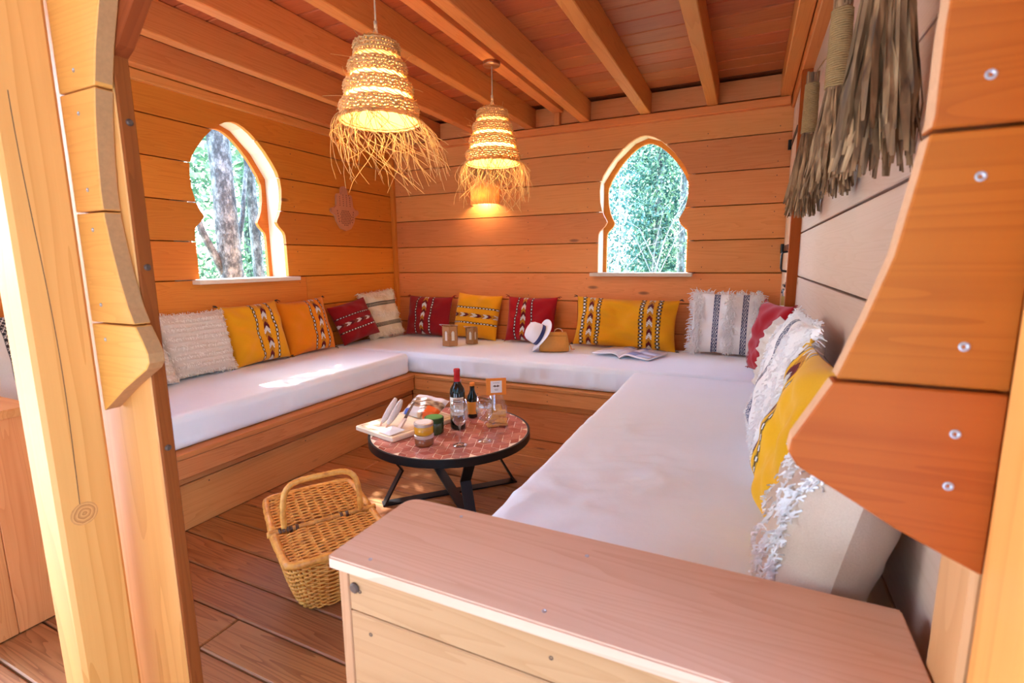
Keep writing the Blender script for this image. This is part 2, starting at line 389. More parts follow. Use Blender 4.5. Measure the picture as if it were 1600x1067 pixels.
# plank door in the right wall by the far corner
door = empty('door_1', (0.20, 3.43, 0.5), 'pale plank door with black hinges by the far right corner', None, None, 'structure')
for i in range(5):
    a = 3.103 + i * 0.132
    bar('door_board', door, (0.200, a, 0.50), (0.225, a + 0.129, 2.080), M['pale'], 0.003)
for z in (1.86, 1.215):
    h = MB(); h.box((0.1955, 3.30, z - 0.017), (0.1995, 3.74, z + 0.017)); h.tube([(0.190, 3.752, z - 0.03), (0.190, 3.752, z + 0.03)], 0.010, 8)
    h.build('strap_hinge', M['iron'], door)
hd = MB(); hd.tube([(0.200, 3.14, 1.19), (0.165, 3.14, 1.185), (0.160, 3.14, 1.17), (0.160, 3.14, 1.10), (0.165, 3.14, 1.085), (0.200, 3.14, 1.08)], 0.006, 8)
hd.build('pull_handle', M['iron'], door, True)
bo = MB(); bo.box((0.190, 3.11, 0.985), (0.200, 3.22, 1.02)); bo.tube([(0.185, 3.10, 1.003), (0.185, 3.24, 1.003)], 0.007, 8); bo.tube([(0.182, 3.17, 0.985), (0.176, 3.17, 0.96)], 0.006, 6)
bo.build('slide_bolt', M['iron'], door)
pl = MB(); pl.box((0.172, 3.135, 0.895), (0.188, 3.175, 0.945)); o = pl.build('padlock', plain('brass', (0.62, 0.42, 0.14), 0.35, 0.9), door)
MB().tube([(0.180, 3.143, 0.944), (0.180, 3.143, 0.97), (0.180, 3.155, 0.98), (0.180, 3.167, 0.97), (0.180, 3.167, 0.944)], 0.003, 6).build('shackle', M['screw'], o, True)

# ------------------------------------------------------------------ entrance posts and carved jambs (front of the room)
def solid(name, label, cat, lo, hi, mat, bev=0.006, group=None):
    o = bar(name, None, lo, hi, mat, bev); return tag(o, label, cat, group)
ep = solid('entrance_post', 'square larch post with a large knot, left of the entrance', 'post', (-1.262, 0.440, -0.03), (-1.175, 0.538, 2.30), M['post'], 0.007)
ck = MB(); cp = [(0.478 + 0.005 * math.sin(z * 7 + 1) - 0.010 * (z - 0.7), z) for z in np.linspace(0.672, 1.45, 24)]
ck.add([(-1.1748, y_ - w_, z) for (y_, z), w_ in zip(cp, [0.0007] * 24)] + [(-1.1748, y_ + w_, z) for (y_, z), w_ in zip(cp, [0.0007] * 24)], [(i, i + 1, 25 + i, 24 + i) for i in range(23)])
ck.build('drying_crack', M['nail'], ep)
kn_ = MB(); kn_.lathe([(0.024, -.001), (0.023, 0.0005), (0.006, 0.0008)], n=20, m=frame((-1.1752, 0.481, 0.660), (0, 1, 0), (0, 0, 1)))
s_ = NT('post_knot'); tc_ = s_.n('ShaderNodeTexCoord'); ln_ = s_.n('ShaderNodeVectorMath', operation='LENGTH'); s_.l(tc_.outputs['Object'], ln_.inputs[0])
rg_ = s_.math('FRACT', s_.math('MULTIPLY', s_.math('ADD', ln_.outputs['Value'], s_.math('MULTIPLY', s_.noise(tc_.outputs['Object'], 60, 2), .006)), 140.0))
s_.set(Base_Color=s_.mix(rg_, (.66, .28, .075), (.34, .11, .02)), Roughness=.5)
kn_.build('knot', s_.mat, ep, world=frame((-1.1752, 0.481, 0.660), (0, 1, 0), (0, 0, 1)))
solid('entrance_post', 'square larch post at the right edge behind the carved boards', 'post', (0.207, 0.571, -0.03), (0.30, 0.652, 2.30), M['boxw'], 0.005)
solid('entrance_post', 'square larch post at the right edge in front of the carved boards', 'post', (0.200, 0.438, -0.03), (0.30, 0.538, 2.30), M['post'], 0.006)
ip = empty('inner_jamb_post', (-1.12, 0.585, 0), 'broad larch upright behind the carved boards, bolted, left of the entrance', 'post')
bar('upright', ip, (-1.300, 0.571, -0.03), (-1.061, 0.597, 2.15), M['post'], 0.003)
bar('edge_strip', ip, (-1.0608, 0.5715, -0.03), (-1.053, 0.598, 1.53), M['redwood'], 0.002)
for (yq, zq) in ((0.586, 1.41), (0.586, 1.145), (0.583, 0.781)):
    MB().lathe([(0.0065, -0.002), (0.0065, 0.002), (0.004, 0.0045)], n=10, m=frame((-1.053, yq, zq), (0, 1, 0), (0, 0, 1))).build('bolt', M['nail'], ip)
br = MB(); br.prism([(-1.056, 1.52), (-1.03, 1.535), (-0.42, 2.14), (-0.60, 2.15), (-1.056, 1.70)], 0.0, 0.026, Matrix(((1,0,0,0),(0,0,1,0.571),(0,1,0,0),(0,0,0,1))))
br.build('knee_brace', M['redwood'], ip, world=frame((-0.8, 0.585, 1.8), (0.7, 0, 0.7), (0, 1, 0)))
solid('lintel_beam', 'larch beam across the top of the entrance', 'beam', (XL, 0.571, 2.155), (0.30, 0.64, 2.298), M['beam'])
LP = [(-1.0,1.63),(-1.015,1.59),(-1.041,1.527),(-1.058,1.470),(-1.070,1.415),(-1.080,1.346),(-1.085,1.285),(-1.084,1.235),(-1.076,1.185),(-1.063,1.125),(-1.047,1.070),(-1.031,1.035),(-1.014,1.008),(-1.003,0.986),(-1.003,0.968),(-1.014,0.955),(-1.050,0.935),(-1.098,0.908),(-1.140,0.880),(-1.177,0.856)]
RP = [(.160,1.63),(.145,1.50),(.134,1.40),(.131,1.33),(.131,1.265),(.124,1.214),(.114,1.151),(.098,1.095),(.079,1.037),(.063,1.005),(.048,0.975),(.046,0.962),(.054,0.949),(.073,0.938),(.105,0.920),(.136,0.902),(.170,0.886),(.203,0.871)]
def jamb(name, prof, xb, seams, screws, label, mat, emat):
    """carved boards: prof runs down the curved edge, xb is the straight side"""
    j = empty(name, (xb, 0.555, prof[-1][1]), label, 'carved jamb')
    def xat(z):
        for (x0, z0), (x1, z1) in zip(prof, prof[1:]):
            if z1 <= z <= z0: return x0 + (x1 - x0) * (z0 - z) / (z0 - z1 + 1e-9)
        return prof[0][0]
    levels = [2.15, 1.68] + seams + [prof[-1][1]]
    for zt, zb in zip(levels, levels[1:]):
        g = 0.0018
        edge = [(xat(zt - g), zt - g)] + [(x, z) for x, z in prof if zb + g < z < zt - g] + [(xat(zb + g), zb + g)]
        if zb == prof[-1][1]: edge = edge[:-1] + [prof[-1]]
        poly = [(xb, zt - g)] + edge + ([] if zb == prof[-1][1] else [(xb, zb + g)])
        cx, cz = (xb + edge[0][0]) / 2, (zt + zb) / 2
        bm = bmesh.new(); 
        vs_ = [bm.verts.new((x - cx, z - cz, 0)) for x, z in poly]; fc = bm.faces.new(vs_)
        ex = bmesh.ops.extrude_face_region(bm, geom=[fc])
        for v in ex['geom']:
            if isinstance(v, bmesh.types.BMVert): v.co.z += 0.030
        bmesh.ops.recalc_face_normals(bm, faces=bm.faces[:])
        es = [e for e in bm.edges if len(e.link_faces) == 2 and e.calc_face_angle(0) > 0.9]
        bmesh.ops.bevel(bm, geom=es, offset=0.0016, segments=1, affect='EDGES')
        for fc in bm.faces:
            c_ = fc.calc_center_median(); wx, wz = c_.x + cx, c_.z * 0 + c_.y + cz
            if abs(fc.normal.z) < 0.3 and abs(wx - xb) > 0.006 and (zt - g - 0.004 > wz > zb + g + 0.004 or zb == prof[-1][1] and wz < zt - 0.006): fc.material_index = 1
        me = bpy.data.meshes.new('board'); bm.to_mesh(me); bm.free(); me.materials.append(mat); me.materials.append(emat)
        # local z is world +y: ax = x, ay = z -> az = -y, so mirror the board about its face
        b = link_mesh('board', me, mat, j, frame((cx, 0.570, cz), (1, 0, 0), (0, 0, 1)))
        for sx, sz in screws:
            if zb < sz < zt:
                MB().lathe([(0.0040, -0.001), (0.0040, 0.0006), (0.0028, 0.0008), (0.0010, -0.0002)], n=12, m=frame((sx, 0.540, sz), (1, 0, 0), (0, 0, 1))).build('screw', M['screw'], b)
    return j
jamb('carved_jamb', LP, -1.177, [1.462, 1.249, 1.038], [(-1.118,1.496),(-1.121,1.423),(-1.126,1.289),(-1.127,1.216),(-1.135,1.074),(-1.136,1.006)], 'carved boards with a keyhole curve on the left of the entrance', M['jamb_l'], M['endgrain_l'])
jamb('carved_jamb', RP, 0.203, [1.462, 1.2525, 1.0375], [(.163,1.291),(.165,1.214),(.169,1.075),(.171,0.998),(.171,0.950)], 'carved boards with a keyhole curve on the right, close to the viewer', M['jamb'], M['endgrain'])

# ------------------------------------------------------------------ armrest boxes at the front ends of the benches
def screw_at(parent, p, nrm, r=0.005, mat='screw'):
    nrm = V(nrm); a = nrm.orthogonal()
    MB().lathe([(r, -0.001), (r, 0.0006), (r * .65, 0.0008), (r * .3, -0.0006)], n=12, m=frame(p, a, nrm.cross(a))).build('screw', M[mat], parent)
bx = empty('bench_end_box', (-0.16, 0.63, 0), 'pale larch boxed armrest in the foreground with a thick top board', 'armrest')
def rounded_top(name, x0, x1, y0, y1, z0, z1, rad, mat, parent):
    poly = [(x0, y0 + 0.006), (x0 + 0.006, y0), (x1, y0), (x1, y1)]
    for i in range(7):
        a = PI / 2 + (PI / 2) * i / 6; poly.append((x0 + rad + rad * math.cos(a), y1 - rad + rad * math.sin(a)))
    bm = bmesh.new(); c = V(((x0 + x1) / 2, (y0 + y1) / 2, z0))
    fc = bm.faces.new([bm.verts.new((x - c.x, y_ - c.y, 0)) for x, y_ in poly]); ex = bmesh.ops.extrude_face_region(bm, geom=[fc])
    for v in ex['geom']:
        if isinstance(v, bmesh.types.BMVert): v.co.z += z1 - z0
    bmesh.ops.recalc_face_normals(bm, faces=bm.faces[:])
    bmesh.ops.bevel(bm, geom=[e for e in bm.edges if len(e.link_faces) == 2 and e.calc_face_angle(0) > 0.8], offset=0.0025, segments=2, affect='EDGES')
    me = bpy.data.meshes.new(name); bm.to_mesh(me); bm.free()
    return link_mesh(name, me, mat, parent, Matrix.Translation(c))
tb = rounded_top('top_board', -0.570, 0.205, 0.524, 0.742, 0.680, 0.700, 0.030, M['boxtop'], bx)
for p in ((-0.50, 0.545, 0.700), (-0.215, 0.548, 0.700), (-0.20, 0.690, 0.700), (-0.44, 0.715, 0.700), (0.06, 0.545, 0.700)): screw_at(tb, p, (0, 0, 1), 0.0032)
bar('side_board', bx, (-0.557, 0.534, 0.0), (-0.537, 0.735, 0.679), M['boxw'], 0.002, along=2)
for z1, z0 in ((0.678, 0.612), (0.610, 0.44), (0.438, 0.24), (0.238, 0.01)):
    fb = bar('front_board', bx, (-0.536, 0.534, z0), (0.204, 0.554, z1), M['boxw'], 0.0018)
    if z1 > 0.5: screw_at(fb, (-0.515 if z1 > .65 else -0.498, 0.534, z1 - 0.03), (0, -1, 0), 0.0032, 'nail'); screw_at(fb, (-0.20, 0.534, z1 - 0.03), (0, -1, 0), 0.003, 'nail')
bar('back_board', bx, (-0.536, 0.715, 0.01), (0.204, 0.735, 0.679), M['boxw'], 0.002)
MB().lathe([(0.0085, -0.001), (0.0085, 0.003), (0.006, 0.005)], n=14, m=frame((-0.524, 0.534, 0.653), (1, 0, 0), (0, 0, 1))).build('bolt', M['nail'], bx)
lx = empty('bench_end_box', (-2.45, 0.70, 0), 'orange larch boxed armrest at the left edge behind the post', 'armrest')
bar('top_board', lx, (XL, 0.48, 0.694), (-2.000, 0.742, 0.722), M['bench'], 0.003)
for a in range(2): bar('side_board', lx, (-2.036, 0.50 + a * 0.117, 0.005), (-2.016, 0.616 + a * 0.117, 0.693), M['bench'], 0.002, along=2)
bar('front_board', lx, (XL, 0.50, 0.005), (-2.037, 0.52, 0.693), M['bench'], 0.002)
bar('back_board', lx, (XL, 0.713, 0.005), (-2.037, 0.733, 0.693), M['bench'], 0.002)

# ------------------------------------------------------------------ benches: ledge, rail, recessed plinth boards
def bench(label, parts):
    c = parts[0]; b = empty('bench', ((c[1][0] + c[2][0]) / 2, (c[1][1] + c[2][1]) / 2, 0), label, 'bench')
    for n, lo, hi in parts: bar(n, b, lo, hi, M['bench'], 0.003)
    return b
bl = bench('low larch bench base along the left wall', [
    ('ledge', (XL, 0.745, 0.338), (-2.108, 3.765, 0.362)), ('rail', (-2.137, 0.745, 0.252), (-2.112, 2.846, 0.336)),
    ('plinth_board', (-2.180, 0.745, 0.002), (-2.157, 2.883, 0.206)), ('upper_plinth_board', (-2.180, 0.745, 0.210), (-2.158, 2.883, 0.336))])
nails(bl, [(-2.1148, yq, zq) for yq in (1.30, 1.85, 2.35, 2.72) for zq in (0.275, 0.318)] + [(-2.1568, yq, 0.185) for yq in (1.35, 1.9, 2.4)], (1, 0, 0))
bb = bench('low larch bench base along the far wall', [
    ('ledge', (-2.107, 2.846, 0.338), (-0.590, 3.765, 0.362)), ('rail', (-2.114, 2.853, 0.252), (-0.625, 2.875, 0.337)),
    ('plinth_board', (-2.157, 2.884, 0.002), (-0.58, 2.907, 0.208)), ('upper_plinth_board', (-2.157, 2.885, 0.210), (-0.58, 2.907, 0.336))])
nails(bb, [(xq, 2.8528, zq) for xq in (-2.0, -1.6, -1.1, -0.7) for zq in (0.275, 0.318)], (0, -1, 0))
br_ = bench('low larch bench base under the right mattress', [
    ('ledge', (-0.612, 0.745, 0.338), (XR - 0.03, 2.843, 0.362)), ('rail', (-0.605, 0.745, 0.252), (-0.583, 2.84, 0.337)),
    ('plinth_board', (-0.560, 0.745, 0.002), (-0.537, 2.84, 0.208)), ('upper_plinth_board', (-0.559, 0.745, 0.210), (-0.537, 2.84, 0.336))])
bar('back_ledge', br_, (-0.588, 2.844, 0.338), (XR - 0.03, 3.765, 0.362), M['bench'], 0.003)
# ================================================================== mattresses
s_ = NT('mattress_cotton'); tc_ = s_.n('ShaderNodeTexCoord'); n_ = s_.noise(tc_.outputs['Object'], 500, 2, 0.6)
sb_ = s_.noise(tc_.outputs['Object'], 3.0, 3, 0.5)
s_.bump(s_.math('ADD', n_, s_.math('MULTIPLY', s_.noise(s_.vmath('MULTIPLY', tc_.outputs['Object'], (5.0, 5.0, 1.2)), 4.0, 3, 0.55), 4.0)), 0.25, 0.002)
M['mattress'] = s_.set(Base_Color=s_.mix(sb_, (0.72, 0.79, 0.86), (0.79, 0.86, 0.93)), Roughness=0.75, Specular_IOR_Level=0.25, Sheen_Weight=0.1)
def mattress(label, lo, hi, seed, drape=None, dent=None, rad=0.036, top_amp=0.004, da=1.0):
    lo, hi = V(lo), V(hi); c = (lo + hi) / 2; d = (hi - lo) / 2
    seg = [max(2, int(2 * d[i] / 0.017)) for i in range(3)]
    vs_, fs, idx = [], [], {}
    def vert(i, j, k):
        key = (i, j, k)
        if key not in idx:
            idx[key] = len(vs_); vs_.append(V((-d.x + 2 * d.x * i / seg[0], -d.y + 2 * d.y * j / seg[1], -d.z + 2 * d.z * k / seg[2])))
        return idx[key]
    I, J, K = seg
    for i in range(I):
        for j in range(J):
            fs.append((vert(i, j, K), vert(i+1, j, K), vert(i+1, j+1, K), vert(i, j+1, K))); fs.append((vert(i, j, 0), vert(i, j+1, 0), vert(i+1, j+1, 0), vert(i+1, j, 0)))
    for i in range(I):
        for k in range(K):
            fs.append((vert(i, 0, k), vert(i+1, 0, k), vert(i+1, 0, k+1), vert(i, 0, k+1))); fs.append((vert(i, J, k), vert(i, J, k+1), vert(i+1, J, k+1), vert(i+1, J, k)))
    for j in range(J):
        for k in range(K):
            fs.append((vert(0, j, k), vert(0, j, k+1), vert(0, j+1, k+1), vert(0, j+1, k))); fs.append((vert(I, j, k), vert(I, j+1, k), vert(I, j+1, k+1), vert(I, j, k+1)))
    out = []
    for p in vs_:
        q = V([max(-d[i] + rad, min(d[i] - rad, p[i])) for i in range(3)]); n = p - q
        if n.length > 1e-9: n.normalize(); p2 = q + n * rad
        else: p2 = p.copy(); n = V((0, 0, 0))
        if p.z < -d.z + 0.02: out.append(p2); continue
        w = p2 + c; up = max(0.0, n.z); side = 1 - abs(n.z)
        h = top_amp * up * noise.noise(w * 1.7 + V((seed, 0, 0))) + 0.0022 * up * noise.noise(w * 9.0 + V((seed, 3, 0)))
        if drape is not None and n.dot(V(drape)) > 0.5:
            t = w.x if abs(drape[1]) > 0 else w.y
            fall = 0.35 + 0.65 * max(0.0, min(1.0, (d.z - p.z) / (2 * d.z)))
            rg = (1 - abs(noise.noise(V((t * 7.5, w.z * 1.3, seed))))) ** 5 + 0.7 * (1 - abs(noise.noise(V((t * 12.0 + w.z * 2, w.z * 2.2, seed + 4))))) ** 6
            h += da * (fall * (0.020 * noise.noise(V((t * 4.2, w.z * 2.0, seed))) + 0.013 * rg) - 0.012)
        if dent is not None:
            for (dx, dy, r_, amp) in dent:
                g = math.exp(-((w.x - dx) ** 2 + (w.y - dy) ** 2) / (r_ * r_))
                a = math.atan2(w.y - dy, w.x - dx)
                h += up * g * amp * (-0.3 + 0.55 * (1 - abs(noise.noise(V((w.x * 3 + w.y * 5, w.y * 9 - w.x * 6, seed))))) ** 4 + 0.4 * (1 - abs(noise.noise(V((w.x * 8, w.y * 6, seed + 2))))) ** 5)
        out.append(p2 + n * h)
    o = mesh('seat_mattress', out, fs, M['mattress'], None, Matrix.Translation(c), True)
    return tag(o, label, 'mattress')
mattress('long cream mattress on the bench along the left wall', (XL + 0.02, 0.750, 0.363), (-2.150, 2.866, 0.512), 1.0, drape=(1, 0, 0), da=0.6)
mattress('cream mattress along the far wall with wrinkled front cover', (XL + 0.02, 2.878, 0.363), (0.190, 3.715, 0.512), 5.0, drape=(0, -1, 0), da=1.0)
mattress('wide cream mattress on the right bench with creased cover', (-0.577, 0.748, 0.363), (0.195, 2.866, 0.512), 9.0, drape=(-1, 0, 0), da=0.22, dent=[(-0.26, 1.50, 0.17, 0.024), (-0.45, 1.15, 0.15, 0.022), (-0.43, 1.88, 0.15, 0.018)])

# ================================================================== pillows
M['cloth'] = cloth_attr('woven_pillow_cloth'); M['yarn'] = plain('cream_yarn', (0.80, 0.72, 0.62), 0.95, spec=0.1); M['yarnw'] = plain('white_yarn', (0.82, 0.80, 0.80), 0.95, spec=0.1)
BLACK, WHITE = np.array((.02, .018, .02)), np.array((.82, .80, .76))
MAROON, OCHRE, NAVY = np.array((.13, .008, .012)), np.array((.62, .26, .02)), np.array((.02, .03, .11))
def kilim(base, horiz=False, centre=(0.0,), wht=WHITE, mid=(WHITE, MAROON, OCHRE), sp=0.25, cw=0.085):
    """side checks and a chevron braid, repeated around each centre"""
    def f(u, v):
        if horiz: u, v = v, u
        col = np.empty(u.shape + (3,)); col[:] = base
        for c in centre:
            for s in (-sp, sp):
                t = u - c - s; m = np.abs(t) < 0.048
                ck = ((np.floor(v * 14) % 2) == 0); edge = np.abs(t) > 0.020
                pat = np.where((ck ^ edge)[..., None], BLACK, np.where(edge[..., None] & True, np.array(base) * 0.6, wht))
                col[m] = pat[m]
            t = u - c; m = np.abs(t) < cw
            ph = np.floor(((v * 2.0 + np.abs(t) * .27 / cw) % 1.0) * 6).astype(int)
            pal = np.array([mid[0], mid[0] * 0.9, mid[1], mid[1] * 1.3, mid[2], mid[2] * 0.9])
            dots = ((np.floor(v * 34) + np.floor(t * 60)) % 3 == 0)
            cc = pal[ph].copy(); cc[dots] *= 0.45
            col[m] = cc[m]
        return col
    return f
def banded(base, centres, horiz=False, half=0.085, dark=NAVY):
    def f(u, v):
        if horiz: u, v = v, u
        col = np.empty(u.shape + (3,)); col[:] = base
        for c in centres:
            t = u - c; m = np.abs(t) < half
            q = t / half; d = np.abs((v * 8) % 1.0 - .5) + np.abs(((q + 1) * 1.5) % 1.0 - .5)
            edge = np.abs(q) > 0.80
            pat = np.where(((np.abs(d - .5) < .085) & ~edge)[..., None], np.array(base), dark)
            col[m] = pat[m]
        return col
    return f
def flat(base):
    def f(u, v):
        col = np.empty(u.shape + (3,)); col[:] = base; return col
    return f
def pillow(label, B, nrm, w, h, t, fn, lean=14.0, roll=0.0, seed=1, N=130, crush=0.0, ridges=0, tassels=None, back=None, sag=0.0):
    """B: middle of the bottom edge, nrm: direction the face looks along the ground"""
    nrm = V(nrm).normalized(); up = V((0, 0, 1)); L = math.radians(lean)
    Y = up * math.cos(L) - nrm * math.sin(L); Z = nrm * math.cos(L) + up * math.sin(L); X = Y.cross(Z)
    m = Matrix.Identity(4)
    for i in range(3): m[i][0], m[i][1], m[i][2] = X[i], Y[i], Z[i]
    m = Matrix.Translation(V(B)) @ m @ Matrix.Translation(V((0, h / 2, 0))) @ Matrix.Rotation(math.radians(roll), 4, 'Z')
    def side(n, sgn):
        g = np.linspace(-1, 1, n); u, v = np.meshgrid(g, g)
        e = 1 - 0.055 * (1 - v ** 2) * np.abs(u) ** 2; e2 = 1 - 0.055 * (1 - u ** 2) * np.abs(v) ** 2
        x = u * w / 2 * e; y_ = v * h / 2 * e2
        prof = ((1 - u ** 4) * (1 - v ** 4)).clip(0) ** 0.62
        wr = 0.010 * np.sin(3.1 * u + 2.2 * v + seed) + 0.007 * np.sin(6.3 * u - 4.1 * v + seed * 2.1) + 0.004 * np.sin(11 * v + 5 * u + seed)
        wr += 0.006 * np.sin(9 * np.arctan2(v, u + 1e-6) + seed) * (u * u + v * v).clip(0, 1)
        z = sgn * prof * (t / 2 + wr * (1.0 + crush))
        z -= crush * 0.03 * np.exp(-((u + 0.1) ** 2 * 30)) * prof * (sgn > 0)
        if ridges and sgn > 0:
            rr = np.abs(np.sin(v * ridges * PI / 2)) ** 6
            z += prof * rr * (0.010 + 0.006 * np.sin(u * 40 + np.floor(v * ridges / 2) * 3) * np.sin(u * 23 + seed))
        y_ = y_ - sag * (1 - u ** 2) * (v > 0) * v
        return u, v, np.stack([x, y_, z], -1)
    nb = 40
    u, v, P = side(N, 1); ub, vb, Q = side(nb, -1)
    verts = np.concatenate([P.reshape(-1, 3), Q.reshape(-1, 3)])
    def quads(n, o, flip):
        i = np.arange(n - 1); a = (i[:, None] * n + i[None, :] + o).ravel()
        q = np.stack([a, a + 1, a + n + 1, a + n], -1); return q[:, ::-1] if flip else q
    F = np.concatenate([quads(N, 0, False), quads(nb, N * N, True)])
    cf = fn(u, v).reshape(-1, 3); cb = np.tile(np.array(back if back is not None else fn(np.array([[0.97]]), np.array([[0.97]]))[0, 0]), (nb * nb, 1))
    cols = np.concatenate([np.c_[cf, np.ones(len(cf))], np.c_[cb, np.ones(len(cb))]]).astype(np.float32)
    me = bpy.data.meshes.new('throw_pillow'); me.vertices.add(len(verts)); me.vertices.foreach_set('co', verts.astype(np.float32).ravel())
    me.loops.add(F.size); me.loops.foreach_set('vertex_index', F.ravel().astype(np.int32)); me.polygons.add(len(F))
    me.polygons.foreach_set('loop_start', np.arange(0, F.size, 4, dtype=np.int32)); me.update(calc_edges=True)
    ca = me.color_attributes.new('Col', 'FLOAT_COLOR', 'POINT'); ca.data.foreach_set('color', cols.ravel())
    o = link_mesh('throw_pillow', me, M['cloth'], None, m, True); tag(o, label, 'pillow')
    def surf(uu, vv):
        e = 1 - 0.055 * (1 - vv ** 2) * abs(uu) ** 2; e2 = 1 - 0.055 * (1 - uu ** 2) * abs(vv) ** 2
        pr = max(0.0, (1 - uu ** 4) * (1 - vv ** 4)) ** 0.62
        wr = 0.010 * math.sin(3.1 * uu + 2.2 * vv + seed) + 0.007 * math.sin(6.3 * uu - 4.1 * vv + seed * 2.1) + 0.004 * math.sin(11 * vv + 5 * uu + seed)
        wr += 0.006 * math.sin(9 * math.atan2(vv, uu + 1e-6) + seed) * min(1.0, uu * uu + vv * vv)
        return m @ V((uu * w / 2 * e, vv * h / 2 * e2, pr * (t / 2 + wr * (1 + crush)) + .002))
    if tassels is not None:
        for (uu, vv) in ((-1, 1), (1, 1), (-1, -1), (1, -1)):
            mb = MB(); p = m @ V((uu * w / 2, vv * h / 2, 0)); dr = (m.to_3x3() @ V((uu, .4 if vv > 0 else .25, .1))).normalized()
            for k in range(4):
                a = dr + V(rng.normal(0, .35, 3)); mb.tube([p - dr * .004, p + a * 0.012, p + a * 0.022 + V((0, 0, -.008))], 0.0022, 4)
            mb.build('tassel', tassels, o)
    return o, m, surf
def tufts(o, m, surf, rows, mat, horiz=True, n=150, length=0.022, r=0.0018, jit=0.05, name='fringe', dirs=(0, -1)):
    """rows of short yarn loops standing off the face"""
    mb = MB(); R3 = m.to_3x3()
    for c in rows:
        for i in range(n):
            a = -0.98 + 1.96 * rng.random(); b = c + rng.normal(0, jit)
            uu, vv = (a, b) if horiz else (b, a); uu = max(-.99, min(.99, uu)); vv = max(-.99, min(.99, vv))
            p = surf(uu, vv); l = length * (0.6 + 0.7 * rng.random())
            d = R3 @ V((dirs[0] + rng.normal(0, .5), dirs[1] + rng.normal(0, .5), 0.75 + rng.normal(0, .3))); d.normalize()
            q = p + d * l * 0.55; e = q + (d * 0.35 + V((0, 0, -.6)) + V(rng.normal(0, .3, 3))) * l * 0.5
            mb.tube([p - d * .003, q, e], [r, r, r * .7], 3, cap=False)
    f = mb.build(name, mat, o); f['kind'] = 'stuff'; return f
def edge_fringe(o, m, w, h, sides, mat, n=90, length=0.025, r=0.0018):
    mb = MB(); R3 = m.to_3x3()
    for s in sides:
        for i in range(n):
            a = -1 + 2 * rng.random()
            lp = V((s[0] * w / 2 * (1 - .05 * (1 - a * a)), a * h / 2, 0)) if s[0] else V((a * w / 2, s[1] * h / 2 * (1 - .05 * (1 - a * a)), 0))
            p = m @ lp; d = R3 @ V((s[0] + rng.normal(0, .35), s[1] + rng.normal(0, .35), rng.normal(0, .7))); d.normalize()
            l = length * (0.5 + 0.8 * rng.random())
            mb.tube([p - d * .006, p + d * l * .6, p + d * l + V((0, 0, -.25 * l)) + V(rng.normal(0, .15, 3)) * l], [r, r, r * .7], 3, cap=False)
    f = mb.build('edge_fringe', mat, o); f['kind'] = 'stuff'; return f
ZT = 0.523
CREAM, IVORY, YEL, ORG, RED, DRED = (.72, .60, .48), (.88, .86, .86), (.80, .35, .008), (.80, .24, .006), (.36, .006, .012), (.27, .008, .012)
E1, E2, E3 = (1, 0, 0), (0, -1, 0), (-1, 0, 0)
# left wall, from the near end to the corner
o, m, sf = pillow('cream pillow with a black diamond band, left of the front post', (-2.76, 0.985, ZT), E1, .44, .44, .14, banded((.80, .74, .64), (0.0, .72), half=.13, dark=BLACK), lean=16, seed=2)
o, m, sf = pillow('cream tufted pillow mostly hidden behind the front post', (-2.73, 1.44, ZT - .003), (1, .15, 0), .38, .34, .12, flat(CREAM), lean=24, seed=3, ridges=14, N=80)
tufts(o, m, sf, (-.9, -.6, -.3, 0, .3, .6, .9), M['yarn'], n=90, length=.016)
o, m, sf = pillow('square cream pillow with horizontal tufted rows, left bench', (-2.795, 1.795, ZT - .003), (1, -.05, 0), .385, .37, .13, flat(CREAM), lean=15, seed=4, ridges=14, N=110)
tufts(o, m, sf, (-.93, -.64, -.36, -.07, .21, .5, .78, .96), M['yarn'], n=110, length=.014, jit=.03)
edge_fringe(o, m, .385, .37, ((1, 0), (-1, 0), (0, 1)), M['yarn'], n=70, length=.014)
TK, TY, TR = plain('black_tassel', (.02, .015, .015), .9), plain('yellow_tassel', (.75, .42, .03), .9), plain('red_tassel', (.25, .01, .012), .9)
pillow('golden yellow pillow with three woven stripes, beneath the left window', (-2.80, 2.185, ZT - .003), (1, -.06, 0), .40, .39, .13, kilim(YEL, centre=(0.22,), sp=.30), lean=15, roll=2, seed=5, tassels=TK)
pillow('bright orange pillow with woven stripes near one edge, left bench', (-2.80, 2.59, ZT - .004), (1, -.12, 0), .385, .385, .13, kilim(ORG, centre=(0.38,), sp=.27), lean=14, roll=3, seed=6, tassels=TK)
pillow('dark red pillow with slanting stripes, beside the banded cream pillow', (-2.775, 3.045, ZT + .022), (1, -.30, 0), .35, .32, .12, kilim(DRED, horiz=True, centre=(-0.08,), sp=.36, mid=(WHITE, MAROON, np.array((.25, .05, .03)))), lean=22, roll=12, seed=7)
o, m, sf = pillow('fringed cream pillow with two black bands, in the far left corner', (-2.785, 3.385, ZT - .001), (1, -.25, 0), .36, .40, .12, banded((.76, .66, .50), (.42, -.46), True, half=.085, dark=BLACK), lean=15, roll=4, seed=8)
tufts(o, m, sf, (.85, .0, -.85), M['yarn'], n=170, length=.020, jit=.07); edge_fringe(o, m, .36, .40, ((1, 0), (-1, 0), (0, 1), (0, -1)), M['yarn'], n=70, length=.018)
